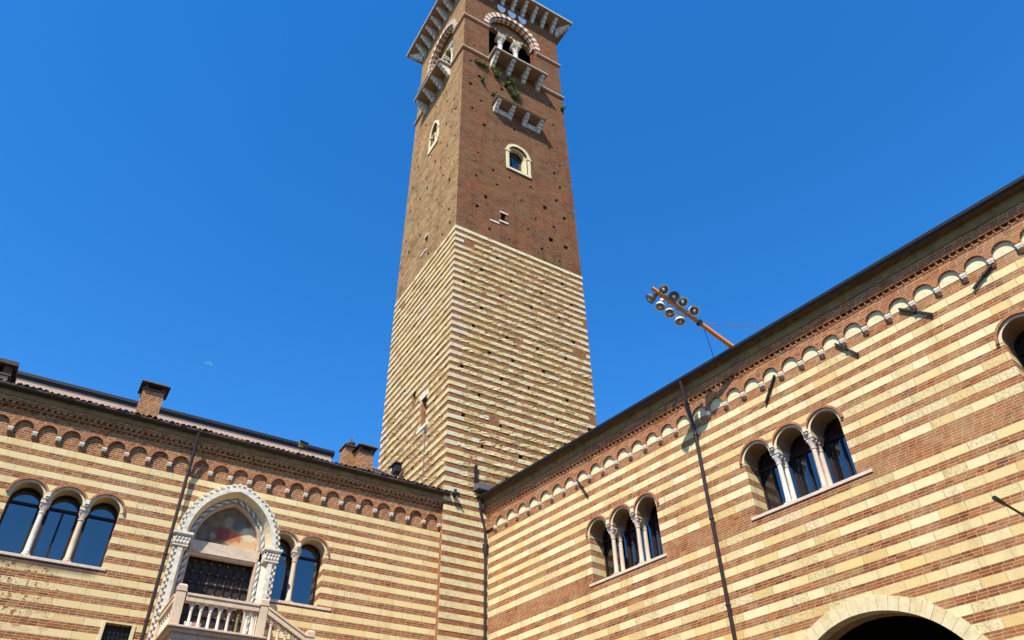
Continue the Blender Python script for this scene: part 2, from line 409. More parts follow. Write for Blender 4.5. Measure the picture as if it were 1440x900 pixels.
M['wood'] = plain("dark_window_wood", (0.030, 0.016, 0.010), 0.6, 0.25)
M['door'] = plain("black_oak_door", (0.050, 0.034, 0.024), 0.65, 0.3, var=0.5)
M['tile'] = stone_mat("dark_roof_tile", (0.10, 0.060, 0.045), (0.060, 0.045, 0.036), 3, 0.9, 0.3)
M['tilered'] = stone_mat("grey_roof_tile", (0.30, 0.24, 0.20), (0.22, 0.17, 0.14), 3, 0.9, 0.3)
M['bwin'] = plain("dim_interior_green", (0.06, 0.06, 0.04), 0.5, 0.3)  # dull green sheet painted as the dim room behind the bars
M['dark'] = plain("interior_shade_black", (0.010, 0.009, 0.008), 0.9, 0.05)  # near-black colour stands in for shade inside holes, rooms and passage
M['orange'] = plain("orange_painted_steel", (0.60, 0.20, 0.040), 0.5, 0.4)
M['lampw'] = plain("white_lamp_housing", (0.78, 0.79, 0.80), 0.4, 0.5)
M['lampg'] = plain("grey_lamp_housing", (0.10, 0.10, 0.11), 0.45, 0.5)
M['shield'] = stone_mat("pale_blue_shield", (0.70, 0.75, 0.82), (0.58, 0.63, 0.70), 5, 0.5, 0.1)
M['leadg'] = plain("grey_lead_sheet", (0.15, 0.145, 0.15), 0.5, 0.4, 0.3)
def glass(name, tint, ior):
    T = NT(name); T.b.inputs['IOR'].default_value = ior
    ob = T.obj(); T.bump(T.noise(0.8, 2.0, 0.5, ob), 0.02, 0.02)
    T.b.inputs['Coat Weight'].default_value = 0.0
    return T.done(c4(tint), 0.03, 0.5)
M['glass'] = glass("window_glass", (0.003, 0.005, 0.009), 2.2)
def leaf_mat():
    T = NT("green_leaves"); ob = T.obj(); n1 = T.noise(6.0, 3.0, 0.6, ob)
    T.b.inputs['Transmission Weight'].default_value = 0.0
    return T.done(T.mix(n1, c4((0.045, 0.085, 0.012)), c4((0.13, 0.19, 0.035))), 0.7, 0.2)
M['leaf'] = leaf_mat()
def lens_mat():
    T = NT("floodlight_lens"); ob = T.obj()
    return T.done(c4((0.16, 0.15, 0.11)), 0.12, 0.6, 0.5)
M['lens'] = lens_mat()
def ground_mat():
    T = NT("courtyard_paving"); ob = T.obj()
    n1 = T.noise(0.6, 5.0, 0.6, ob)
    v = T.n("ShaderNodeTexBrick"); T.t.links.new(ob, v.inputs['Vector']); v.inputs['Scale'].default_value = 1.0
    v.inputs['Color1'].default_value = (0.085, 0.075, 0.062, 1); v.inputs['Color2'].default_value = (0.065, 0.057, 0.05, 1); v.inputs['Mortar'].default_value = (0.06, 0.055, 0.05, 1)
    return T.done(T.mix(T.math('MULTIPLY', n1, 0.5), v.outputs[0], c4((0.075, 0.062, 0.05))), 0.85, 0.2)
M['ground'] = ground_mat()
def fresco_mat():
    """a faded wall painting: soft unreadable patches of colour"""
    T = NT("faded_fresco"); ob = T.obj(); x, y, z = T.xyz(ob)
    n1 = T.noise(3.0, 4.0, 0.6, ob, 0.5); n2 = T.noise(8.0, 4.0, 0.6, ob); n3 = T.noise(3.2, 5.0, 0.6, ob, 0.8)
    col = T.mix(T.smooth(n1, 0.35, 0.65), c4((0.12, 0.085, 0.065)), c4((0.20, 0.145, 0.085)))
    def blob(u, zc, ru, rz, c, k, soft=0.35):
        c = tuple(v*0.72 for v in c)
        nonlocal col
        du = T.math('DIVIDE', T.math('SUBTRACT', x, u), ru); dz = T.math('DIVIDE', T.math('SUBTRACT', z, zc), rz)
        d = T.math('SQRT', T.math('ADD', T.math('MULTIPLY', du, du), T.math('MULTIPLY', dz, dz)))
        d = T.math('ADD', d, T.math('MULTIPLY', T.math('SUBTRACT', n3, 0.5), 1.5))
        col = T.mix(T.math('MULTIPLY', T.smooth(d, 1.0+soft*0.3, 1.0-soft), k), col, c4(c))
    blob(-10.45, 13.35, 0.75, 0.50, (0.85, 0.56, 0.28), 0.9)  # warm lower-right patches brightened to imitate sun falling on the painting
    blob(-10.25, 13.70, 0.42, 0.30, (0.88, 0.70, 0.46), 0.85)
    blob(-10.95, 13.48, 0.42, 0.28, (0.62, 0.17, 0.075), 0.9)
    blob(-11.35, 13.55, 0.34, 0.30, (0.30, 0.08, 0.07), 0.85)
    blob(-11.15, 14.00, 0.20, 0.24, (0.42, 0.34, 0.24), 0.7)
    blob(-10.95, 14.34, 0.11, 0.14, (0.26, 0.13, 0.09), 0.9)
    blob(-10.72, 14.00, 0.20, 0.20, (0.16, 0.18, 0.18), 0.8)
    blob(-11.95, 13.32, 0.15, 0.15, (0.32, 0.22, 0.15), 0.7)
    blob(-11.62, 13.40, 0.13, 0.16, (0.40, 0.33, 0.24), 0.7)
    return T.done(col, 0.9, 0.1)
M['fresco'] = fresco_mat()
def moon_mat():
    T = NT("daytime_moon"); e = T.n("ShaderNodeEmission"); ob = T.obj()
    n1 = T.noise(0.12, 3.0, 0.6, ob)
    T.t.links.new(T.mix(n1, c4((0.055, 0.25, 0.62)), c4((0.12, 0.33, 0.66))), e.inputs[0]); e.inputs[1].default_value = 0.72
    T.t.links.new(e.outputs[0], T.out.inputs[0])
    return T.mat
M['moon'] = moon_mat()

# ---------------------------------------------------------------- ground
g = MB(); g.add([(-2000, -2000, 0), (2000, -2000, 0), (2000, 2000, 0), (-2000, 2000, 0)], [(0, 1, 2, 3)])
gr = g.build("ground", M['ground']); gr['kind'] = 'structure'

# ---------------------------------------------------------------- shared builders for the two wings
def column(parent, u, o, z0, z1, r, mat, capmat=None, cap_h=0.42, name="column"):
    """base, swelling shaft, collar and flared capital with its block"""
    m = MB()
    m.box(u-r*1.55, u+r*1.55, o-r*1.55, o+r*1.55, z0, z0+0.05)
    zc = z1 - cap_h
    m.lathe((u, o, z0), [(r*1.45, 0.05), (r*1.5, 0.09), (r*1.2, 0.12), (r*1.28, 0.15), (r*1.06, 0.19), (r*1.04, 0.8), (r*0.95, zc-z0-0.05),
                         (r*1.2, zc-z0-0.035), (r*1.2, zc-z0), (r*0.98, zc-z0+0.01)], 14)
    hw = r*1.6
    # flared capital: round to square
    n = 12; rings = []
    for k, (s, hgt) in enumerate([(0.0, 0.0), (0.25, 0.10), (0.65, 0.22), (1.0, 0.30)]):
        R = []
        for i in range(n):
            a = 2*pi*i/n + pi/4
            ca, sa = math.cos(a), math.sin(a)
            q = hw/max(abs(ca), abs(sa)); rad = r*1.0*(1-s) + q*s
            R.append((u+ca*rad, o+sa*rad, zc + hgt/0.42*cap_h))
        rings.append(R)
    b = len(m.v)
    for R in rings: m.v += R
    for k in range(3):
        for i in range(n): m.f.append([b+k*n+i, b+k*n+(i+1) % n, b+(k+1)*n+(i+1) % n, b+(k+1)*n+i]); m.m.append(1)
    for a in (pi/4, 3*pi/4, 5*pi/4, 7*pi/4):         # corner leaves
        m.lathe((u+math.cos(a)*hw*1.0, o+math.sin(a)*hw*1.0, zc+0.17/0.42*cap_h), [(0.01, 0), (0.042, 0.04), (0.045, 0.08), (0.02, 0.12)], 6, 1)
    m.box(u-hw*1.12, u+hw*1.12, o-hw*1.12, o+hw*1.12, zc+0.30/0.42*cap_h, z1, 1)
    return m.build(name, [mat, capmat or mat], parent, at=(u, o, z0), smooth=True)

def arcade_loop(starts, r, zsill, zs):
    """outline of one opening crowned by several arches on columns"""
    pts = [(starts[0], zsill)]
    for s in starts: pts += arc(s+r, zs, r, n=14)
    pts.append((starts[-1]+2*r, zsill))
    return pts

def arched_window(b, name, starts, r, zsill, zs, depth, gdepth, label=None, paired=False, sill=(0, 0), colmats=None, skip_hood=()):
    """glass part with frame, columns, sill and arch mouldings as sub-parts"""
    g = MB(); u0, u1 = starts[0], starts[-1]+2*r
    g.box(u0-0.2, u1+0.2, -gdepth-0.02, -gdepth, zsill-0.15, zs+r+0.2)
    win = g.build(name, M['glass'], b)
    if label: win['label'] = label
    f = MB()
    zt = zs - 0.10
    for i, s in enumerate(starts):
        f.box(s-0.05, s+2*r+0.05, -gdepth+0.004, -gdepth+0.06, zt-0.045, zt+0.045)
        f.band(arc(s+r, zs, r+0.06), arc(s+r, zs, r-0.075), -gdepth+0.003, -gdepth+0.055)
        f.box(s-0.06, s+0.055, -gdepth+0.003, -gdepth+0.055, zsill, zs)
        f.box(s+2*r-0.055, s+2*r+0.06, -gdepth+0.003, -gdepth+0.055, zsill, zs)
        if len(starts) == 3 and i == 1 or paired:
            f.box(s+r-0.035, s+r+0.035, -gdepth+0.003, -gdepth+0.055, zsill, zt-0.045)
    f.build("window_frame", M['wood'], win)
    s_ = MB(); s_.box(sill[0], sill[1], -gdepth, 0.035, zsill-0.10, zsill)
    s_.build("sill", M['sill'], win, bevel=0.012)
    for i, s in enumerate(starts):
        if i in skip_hood: continue
        a = MB(); a.band(arc(s+r, zs, r+0.085, n=18), arc(s+r, zs, r, n=18), -0.02, 0.012)
        a.build("archivolt", M['cream2'], win)
        hd = MB(); hd.band(arc(s+r, zs, r+0.158, n=18), arc(s+r, zs, r+0.087, n=18), -0.02, 0.075)
        hd.build("hood_moulding", M['hood'], win)
    for i in range(len(starts)-1):
        uc = (starts[i]+2*r+starts[i+1])/2
        cm = (colmats or [M['pink']])[i % len(colmats or [1])]
        if paired:
            cap = M['greystone'] if cm is M['white'] else M['pink']
            column(win, uc, -0.14, zsill, zs-0.02, 0.078, cm, cap)
            column(win, uc, -0.50, zsill, zs-0.02, 0.078, cm, cap)
            e = MB(); e.box(uc-0.14, uc+0.14, -gdepth+0.05, 0.0, zs-0.02, zs+0.05); e.build("impost", M['cream'], win)
        else:
            column(win, uc, -0.17, zsill, zs-0.02, 0.092, cm, M['sill'])
            e = MB(); e.box(uc-0.14, uc+0.14, -depth, 0.0, zs-0.02, zs+0.04); e.build("impost", M['cream'], win)
        k = MB(); k.box(uc-0.07, uc+0.07, 0.0, 0.11, zs+0.05, zs+0.22); k.box(uc-0.05, uc+0.05, 0.0, 0.08, zs-0.02, zs+0.05)
        k.build("corbel_block", M['white'], win, bevel=0.01)
    return win

def cornice(b, first, pitch, n, sgn, u0, u1, zoff, infill, rows, gut_z, gut_o, gu0, gu1, gr=0.085):
    """corbel table, dog-tooth rows, cove and gutter of a wing"""
    zb = 15.70+zoff; R = 0.295; zs = zb+0.09
    cen = [first + sgn*pitch*k for k in range(n)]
    cs = sorted(cen)
    ztop = 16.36+zoff
    out = [(u0, ztop), (u0, zb)]
    out.append((cs[0]-0.085, zb))
    for a, c in zip(cs[:-1], cs[1:]):
        mid = (a+c)/2; rr = (c-a)/2 - 0.088
        out.append((a+0.088, zb))
        out += arc(mid, zs, rr, n=10)
        out.append((c-0.088, zb))
    out += [(cs[-1]+0.085, zb), (u1, zb), (u1, ztop)]
    m = MB(); m.panel(out, [], 0.09, 0)
    nn = len(out)
    for i in range(nn):
        a, c = out[i], out[(i+1) % nn]
        m.add([(a[0], 0.09, a[1]), (c[0], 0.09, c[1]), (c[0], -0.02, c[1]), (a[0], -0.02, a[1])], [(0, 1, 2, 3)], 0)
    co = m.build("corbel_table", M['brick'], b)
    hm = MB()
    for a, c in zip(cs[:-1], cs[1:]):
        mid = (a+c)/2; rr = (c-a)/2 - 0.088
        hm.band(arc(mid, zs, rr+0.055, n=12), arc(mid, zs, rr+0.002, n=12), 0.07, 0.102)
    hm.build("arch_ring", M['hood'], co)
    if infill is not None:
        fi = MB()
        for a, c in zip(cs[:-1], cs[1:]):
            mid = (a+c)/2; rr = (c-a)/2 - 0.088
            poly = [(mid-rr, zb-0.02)] + arc(mid, zs, rr, n=10) + [(mid+rr, zb-0.02)]
            fi.prism_o(poly, -0.01, 0.014)
        fi.build("arch_infill", infill, co)
    cb = None
    for k, u in enumerate(cs):
        at = (u, 0, zb)
        if cb is None:
            m = MB()
            m.hexa([(u-.085, 0, zb-.05), (u-.085, 0, zb+.02), (u-.085, .125, zb-.05), (u-.085, .125, zb+.02),
                    (u+.085, 0, zb-.05), (u+.085, 0, zb+.02), (u+.085, .125, zb-.05), (u+.085, .125, zb+.02)])
            m.hexa([(u-.075, 0, zb-.15), (u-.08, 0, zb-.05), (u-.075, .10, zb-.12), (u-.08, .12, zb-.05),
                    (u+.075, 0, zb-.15), (u+.08, 0, zb-.05), (u+.075, .10, zb-.12), (u+.08, .12, zb-.05)])
            m.hexa([(u-.05, 0, zb-.25), (u-.065, 0, zb-.15), (u-.05, .04, zb-.24), (u-.065, .085, zb-.15),
                    (u+.05, 0, zb-.25), (u+.065, 0, zb-.15), (u+.05, .04, zb-.24), (u+.065, .085, zb-.15)], 1)
            cb = m.build("corbel", [M['white'], M['hood']], b, at=at, bevel=0.008)
        else: dup(cb, b, at)
    # dog-tooth rows
    d = MB(); z = ztop; o = 0.09; sp = 0.2085
    d.box(u0, u1, -0.05, o+0.015, z, z+0.05, 0); z += 0.05
    for r in range(rows):
        d.box(u0, u1, -0.10, o-0.07, z, z+0.105, 1)
        k = u0 + (sp/2 if r % 2 else 0)
        while k < u1-sp:
            if r == 0:
                d.add([(k+.02, o-.07, z), (k+sp-.02, o-.07, z), (k+sp/2, o+.062, z), (k+.02, o-.07, z+.105), (k+sp-.02, o-.07, z+.105), (k+sp/2, o+.062, z+.105)],
                      [(0, 2, 1), (3, 4, 5), (0, 3, 5, 2), (1, 2, 5, 4)], 0)
            else:
                d.box(k+.045, k+sp-.045, o-.08, o+.05, z, z+.105, 0)
            k += sp
        z += 0.105
        o += 0.045
        d.box(u0, u1, -0.05, o+0.025, z, z+0.05, 0); z += 0.05
        o += 0.012
    for hh_ in ((0.075,) if rows > 1 else (0.08, 0.08, 0.075)):   # plain brick courses stepping out
        d.box(u0, u1, -0.05, o+0.03, z, z+hh_, 0); z += hh_; o += 0.012
    d.build("dogtooth_band", [M['brick'], M['brick']], b)
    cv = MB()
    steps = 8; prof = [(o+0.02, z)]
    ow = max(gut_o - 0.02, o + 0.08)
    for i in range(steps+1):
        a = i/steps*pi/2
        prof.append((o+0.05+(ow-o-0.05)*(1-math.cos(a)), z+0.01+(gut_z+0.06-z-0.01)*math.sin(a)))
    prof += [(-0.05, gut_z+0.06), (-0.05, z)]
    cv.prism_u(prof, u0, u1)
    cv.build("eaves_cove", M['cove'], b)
    gt = MB(); r = gr
    prof = [(gut_o+r*(1+math.cos(a)), gut_z+r+r*math.sin(a)) for a in [pi+pi*i/8 for i in range(9)]]
    prof += [(gut_o+2*r+0.012, gut_z+r+0.03), (gut_o+2*r-0.01, gut_z+r+0.03), (gut_o+2*r-0.012, gut_z+r)]
    prof += [(gut_o+r*(1+0.86*math.cos(a)), gut_z+r+0.86*r*math.sin(a)) for a in [2*pi-pi*i/8 for i in range(9)]]
    gt.prism_u(prof, gu0, gu1)
    k = gu0 + 0.4                                        # iron straps holding the gutter
    while k < gu1:
        gt.prism_u([(gut_o+r*(1+1.06*math.cos(a)), gut_z+r+1.06*r*math.sin(a)) for a in [pi+pi*i/8 for i in range(9)]] + [(gut_o+r*(1+0.9*math.cos(a)), gut_z+r+0.9*r*math.sin(a)) for a in [2*pi-pi*i/8 for i in range(9)]], k, k+0.03)
        k += 0.93
    gt.build("gutter", M['gutter'], b)
    return co

def tile_roof(b, u0, u1, o_eave, z_eave, o_back, slope, mat, name="roof"):
    m = MB(); sp = 0.21; per = 8; cols = int((u1-u0)/sp*per)
    rows = [o_eave, o_eave-0.02] + [o_eave-0.02-(o_eave-0.02-o_back)*(i+1)/6 for i in range(6)]
    base = len(m.v); rt_ = random.Random(5)
    jit = [(rt_.gauss(0, 0.014), rt_.gauss(0, 0.016)) for _ in range(cols//per+2)]
    for ri, o in enumerate(rows):
        for i in range(cols+1):
            u = u0 + (u1-u0)*i/cols
            ph = (i % per)/per
            jz, jo = jit[i//per] if ri < 3 else (0, 0)
            m.v.append((u, o + (jo if ph > 0 else 0), jz + 0.012*math.sin(u*0.8) + z_eave + (o_eave-o)*slope + 0.065*abs(math.sin(pi*ph)) + 0.012*math.sin(i*12.9898/per+o)))
    w = cols+1
    for r in range(len(rows)-1):
        for i in range(cols):
            m.f.append([base+r*w+i, base+r*w+i+1, base+(r+1)*w+i+1, base+(r+1)*w+i]); m.m.append(0)
    # closing board under the tile ends
    m.box(u0, u1, o_eave-0.10, o_eave-0.03, z_eave-0.06, z_eave+0.01)
    return m.build(name, mat, b)

def downpipe(b, path, r, collars, name="downpipe", label=None):
    m = MB(); m.tube(path, r, 10)
    for c in collars: m.lathe(c, [(r*1.35, -0.03), (r*1.35, 0.03)], 10)
    o = m.build(name, M['pipe'], b, smooth=True)
    if label: o['label'] = label
    return o

# ================================================================ two unseen wings behind the viewpoint, added to cut sky and bounce light
for nm, (x0, x1, y0, y1) in (("south", (-24.0, 30.0, -24.0, -15.0)), ("west", (-24.0, -15.5, -15.0, 28.9))):
    m = MB(); m.box(x0, x1, -y1, -y0, 0, 16.5); m.box(x0-0.5, x1+0.5, -y1-0.5, -y0+0.5, 16.5, 16.9, 1)
    w_ = m.build("unseen_courtyard_wing", [M['left'], M['tile']])
    w_['label'] = "unseen striped wing behind the viewpoint, added on the %s side to cut sky and bounce light" % nm; w_['category'] = "palace wing"
# ================================================================ LEFT WING
LB = root('L', "palace_wing", "left brick and stone striped palace wing with gothic portal, chimneys and a long tiled eave", "palace wing")
TS = [-18.445, -17.205, -15.965]; TR = 0.487
DS = [-9.53, -8.30]; DR = 0.505
ARW, ARH, PUC, PZS = 1.90, 2.34, -11.10, 13.07      # portal arch
holes = [(arcade_loop(TS, TR, 11.45, 13.44), 0.62, None), (arcade_loop(DS, DR, 11.34, 13.40), 0.62, None)]
pin = pointed(PUC, PZS, ARW, ARH, 0.40)
holes.append(([(pin[0][0], 8.9)] + pin + [(pin[-1][0], 8.9)], 0.30, None))
BW = (-14.35, -13.52, 8.55, 9.74)
holes.append(([(BW[0], BW[2]), (BW[0], BW[3]), (BW[1], BW[3]), (BW[1], BW[2])], 0.35, 2))
m = MB()
m.panel([(-32, 0), (-32, 17.05), (-2.25, 17.05), (-2.25, 0)], holes, 0.0, 0, 0, 1)
m.box(-32, -2.25, -9.0, -8.9, 0, 17.0, 3)
m.box(-32.05, -32, -9.0, 0, 0, 17.05, 3)
m.build("wall", [M['left'], M['cream'], M['dark'], M['plaster']], LB)
m = MB(); m.box(-31.9, -2.6, -1.2, -1.15, 8.0, 15.3); m.build("interior_shade_sheet", M['dark'], LB)  # near-black sheet painted as the shade of the rooms
cornice(LB, -2.33, 0.769, 38, -1, -32, -2.26, 0.0, None, 2, 17.00, 0.30, -32, -2.02)
tile_roof(LB, -32, -2.05, 0.54, 17.14, -9.0, 0.36, M['tile'])
arched_window(LB, "triple_window", TS, TR, 11.45, 13.44, 0.62, 0.58, "three arched window of the left wing with a white and a peach column", False, (-18.7, -14.85), [M['white'], M['peach']])
arched_window(LB, "double_window", DS, DR, 11.34, 13.40, 0.62, 0.58, "two arched window beside the gothic portal with one peach column", False, (-9.7, -6.75), [M['peach']])
# barred window
bw = MB(); bw.box(BW[0]-0.02, BW[1]+0.02, -0.33, -0.31, BW[2], BW[3])
bwo = bw.build("barred_window", M['bwin'], LB)
for ja, jb in ((BW[0]-0.11, BW[0]+0.002), (BW[1]-0.002, BW[1]+0.11)):
    bw = MB(); bw.box(ja, jb, -0.1, 0.035, BW[2]-0.1, BW[3]+0.02); bw.build("window_jamb", M['cream2'], bwo, bevel=0.01); bwo['label'] = "small square barred window with pale stone jambs"
gg = MB()
for i in range(6): gg.tube([(BW[0]+0.08+i*0.135, -0.12, BW[2]), (BW[0]+0.08+i*0.135, -0.12, BW[3])], 0.014, 6)
for i in range(7): gg.tube([(BW[0], -0.135, BW[2]+0.1+i*0.165), (BW[1], -0.135, BW[2]+0.1+i*0.165)], 0.014, 6)
gg.build("grille", M['iron'], bwo)

# ---- gothic portal
por = MB()
A0 = pointed(PUC, PZS, ARW, ARH, 0.17); A1 = pointed(PUC, PZS, ARW, ARH, 0.34)
por.band(A0, A1, 0.0, 0.35)                                             # white fillet
A0b = pointed(PUC, PZS, ARW, ARH, 0.0)
por.band(A0b, A0, 0.0, 0.24)                                            # bed of the billets
por.skirt(A1, 0.33, pointed(PUC, PZS, ARW, ARH, 0.50), -0.08, 1)        # plain cavetto
for sx in (-1, 1):
    def X(d): return PUC + sx*(ARW-d)
    for a, c, o0, o1, mm in ((0.0, 0.17, 0.0, 0.24, 0), (0.17, 0.34, 0.0, 0.35, 0)):
        por.box(min(X(a), X(c)), max(X(a), X(c)), o0, o1, 8.6, 12.62, mm)
    por.add([(X(0.34), 0.33, 8.6), (X(0.34), 0.33, 12.62), (X(0.50), -0.08, 12.62), (X(0.50), -0.08, 8.6)], [(0, 1, 2, 3)], 0)
portal = por.build("gothic_portal", [M['white'], M['cream2']], LB)
portal['label'] = "pointed white marble portal with a faded painting over a studded dark door"
# billet moulding: two staggered rows of little blocks round the outside
bl = MB()
path = [(PUC-ARW, 8.7 + 0.13*i) for i in range(30)] + pointed(PUC, PZS, ARW, ARH, 0.0, 26) + [(PUC+ARW, 12.5 - 0.13*i) for i in range(30)]
dist = 0; step = 0.118; seq = []
for a, c in zip(path[:-1], path[1:]):
    L = math.dist(a, c)
    if L < 1e-6: continue
    while dist <= L:
        t = dist/L; seq.append(((a[0]+(c[0]-a[0])*t, a[1]+(c[1]-a[1])*t), ((c[0]-a[0])/L, (c[1]-a[1])/L))); dist += step
    dist -= L
bls = [MB(), MB(), MB()]
for i, (p, t) in enumerate(seq):
    bl = bls[1] if p[1] > 13.0 else (bls[0] if p[0] < PUC else bls[2])
    nx, nz = t[1], -t[0]                                  # inwards
    if 12.62 < p[1] < 13.07: continue
    for row in (0, 1):
        if (i+row) % 2: continue
        q = 0.012 + 0.085*row
        cu, cz = p[0]+nx*(q+0.035), p[1]+nz*(q+0.035)
        hx, hz = t[0]*0.052, t[1]*0.052; gx, gz = nx*0.036, nz*0.036
        poly = [(cu-hx-gx, cz-hz-gz), (cu+hx-gx, cz+hz-gz), (cu+hx+gx, cz+hz+gz), (cu-hx+gx, cz-hz+gz)]
        bl.prism_o(poly, 0.235, 0.335)
for bl in bls: bl.build("billet_moulding", M['white'], portal)
# twisted rope roll, red inner border with dentils
rp = MB(); d = 0.56
pts = [(u, -0.05, z) for u, z in pointed(PUC, PZS, ARW, ARH, d, 30)]
rp.tube(pts, 0.065, 8, 0, [0, 1])
for sx in (-1, 1):
    rp.tube([(PUC+sx*(ARW-d), -0.05, 8.7+0.07*i) for i in range(57)], 0.065, 8, 0, [0, 1])
rp.build("twisted_rope", [M['white'], M['blue']], portal)
rb = MB()
rb.band(pointed(PUC, PZS, ARW, ARH, 0.61), pointed(PUC, PZS, ARW, ARH, 0.72), -0.4, -0.10)
inner = pointed(PUC, PZS, ARW, ARH, 0.655, 30); inner2 = pointed(PUC, PZS, ARW, ARH, 0.70, 30)
for i in range(0, len(inner)-1):
    for h in (0.0, 0.5):
        a = [inner[i][k]+(inner[i+1][k]-inner[i][k])*(h) for k in (0, 1)]; c = [inner[i][k]+(inner[i+1][k]-inner[i][k])*(h+0.27) for k in (0, 1)]
        e = [inner2[i][k]+(inner2[i+1][k]-inner2[i][k])*(h+0.27) for k in (0, 1)]; g_ = [inner2[i][k]+(inner2[i+1][k]-inner2[i][k])*(h) for k in (0, 1)]
        rb.prism_o([a, c, e, g_], -0.105, -0.08)
for sx in (-1, 1):
    a, c = PUC+sx*(ARW-0.61), PUC+sx*(ARW-0.70)
    rb.box(min(a, c), max(a, c), -0.4, -0.10, 8.9, 13.07)
    for i in range(46): rb.box(min(a, c)+0.02, max(a, c)-0.02, -0.105, -0.075, 8.9+i*0.085, 8.945+i*0.085)
rb.build("dentil_border", M['pink'], portal)
fr = MB(); fp = pointed(PUC, PZS, ARW, ARH, 0.70)
fr.prism_o(fp, -0.36, -0.30); fr.build("wall_painting", M['fresco'], portal)
li = MB(); li.box(PUC-ARW+0.62, PUC+ARW-0.62, -0.42, -0.16, 12.62, 13.075)
for i in range(40):
    uu = PUC-ARW+0.72+i*0.0605
    li.box(uu, uu+0.036, -0.16, -0.13, 12.63, 12.67)
li.box(PUC-ARW+0.70, PUC+ARW-0.70, -0.42, -0.20, 12.54, 12.62)
li.build("lintel", M['pink'], portal)
dr = MB(); du0, du1 = PUC-1.21, PUC+1.21
dr.box(du0-0.05, du1+0.05, -0.62, -0.55, 8.9, 12.60)
do = dr.build("door", M['door'], portal)
db = MB()
cols_ = 8
for i in range(cols_+1): db.box(du0+i*(2.42/cols_)-0.025, du0+i*(2.42/cols_)+0.025, -0.55, -0.50, 9.0, 12.45)
for i in range(10): db.box(du0, du1, -0.55, -0.495, 9.0+i*0.38-0.025, 9.0+i*0.38+0.025)
for i in range(cols_+1):
    for j in range(10):
        db.lathe((du0+i*(2.42/cols_), -0.495, 9.0+j*0.38), [(0.045, 0), (0.036, 0.02), (0.014, 0.032)], 8, 1, axis=(0, 1, 0))
db.build("studded_grid", [M['wood'], M['lampg']], portal)
for sx in (-1, 1):
    cp = MB()
    uc = PUC + sx*(ARW-0.24)
    cp.box(uc-0.34, uc+0.34, -0.12, 0.46, 12.98, 13.07)
    cp.box(uc-0.30, uc+0.30, -0.12, 0.42, 12.93, 12.98)
    cp.box(uc-0.24, uc+0.24, -0.12, 0.36, 12.60, 12.94)
    cp.box(uc-0.27, uc+0.27, -0.12, 0.385, 12.56, 12.60)
    for k in range(5):
        for rw, zz_ in ((0, 12.66), (1, 12.80)):
            cp.lathe((uc-0.23+k*0.115+(0.03 if rw else 0), 0.36, zz_), [(0.01, -0.06), (0.045, -0.02), (0.062, 0.05), (0.045, 0.09), (0.01, 0.10)], 7)
    for k in range(3):
        for rw, zz_ in ((0, 12.66), (1, 12.80)):
            cp.lathe((uc+sx*0.24, 0.05+k*0.12, zz_), [(0.01, -0.06), (0.045, -0.02), (0.062, 0.05), (0.045, 0.09), (0.01, 0.10)], 7)
            cp.lathe((uc-sx*0.24, 0.0+k*0.12, zz_), [(0.01, -0.06), (0.045, -0.02), (0.062, 0.05), (0.045, 0.09), (0.01, 0.10)], 7)
    cp.build("leaf_capital", M['white'], portal, smooth=True)

downpipe(LB, [(-13.18, 0.52, 17.0), (-13.16, 0.40, 16.55), (-13.15, 0.24, 15.75), (-13.15, 0.22, 15.4), (-13.15, 0.22, 0.2)], 0.062,
         [(-13.15, 0.22, 15.5), (-13.15, 0.22, 12.2), (-13.15, 0.22, 9.9)])

# ---- attic wall, chimneys
at_ = MB(); at_.box(-32, -6.7, -3.3, -3.0, 17.9, 19.36); at_.build("attic_wall", M['plaster'], LB)
ag = MB(); ag.box(-32, -6.6, -3.3, -2.95, 19.38, 19.48); ag.box(-32, -6.6, -3.3, -2.90, 19.48, 19.62); ag.build("attic_gutter", M['gutter'], LB)
def chimney(uc, oc, w, z0, z1, capw, kind, label):
    m = MB(); m.box(uc-w/2, uc+w/2, oc-w/2*0.85, oc+w/2*0.85, z0, z1)
    c = m.build("chimney", M['chim'], LB); c['label'] = label
    k = MB()
    if kind == 'flat':
        for sx in (-1, 1):
            for so in (-1, 1):
                k.box(uc+sx*w*0.40-0.07, uc+sx*w*0.40+0.07, oc+so*w*0.33-0.06, oc+so*w*0.33+0.06, z1, z1+0.16)
        k.hexa([(uc-capw/2, oc-capw/2, z1+0.15), (uc-capw/2+0.06, oc-capw/2+0.06, z1+0.24), (uc-capw/2, oc+capw/2, z1+0.15), (uc-capw/2+0.06, oc+capw/2-0.06, z1+0.24),
                (uc+capw/2, oc-capw/2, z1+0.15), (uc+capw/2-0.06, oc-capw/2+0.06, z1+0.24), (uc+capw/2, oc+capw/2, z1+0.15), (uc+capw/2-0.06, oc+capw/2-0.06, z1+0.24)])
        k.box(uc-w*0.54, uc+w*0.54, oc-w*0.47, oc+w*0.47, z1-0.10, z1)
    else:
        k.box(uc-capw/2, uc+capw/2, oc-capw/2, oc+capw/2, z1, z1+0.07)
        k.lathe((uc, oc, z1+0.07), [(0.20, 0), (0.16, 0.06), (0.10, 0.12), (0.19, 0.2), (0.20, 0.28), (0.13, 0.36), (0.05, 0.40), (0.035, 0.5), (0.005, 0.62)], 12)
    k.build("chimney_cap", M['tile'], c)
    return c
chimney(-15.15, -1.0, 0.82, 17.3, 19.05, 1.12, 'flat', "square brick chimney with flat hooded cap, standing alone over the downpipe")
chimney(-5.80, -1.0, 0.70, 17.3, 18.82, 0.96, 'flat', "brick chimney with flat cap nearest the tower")
chimney(-6.26, -1.7, 0.70, 17.5, 19.20, 0.82, 'ball', "brick chimney with a round ball finial beside the tower")
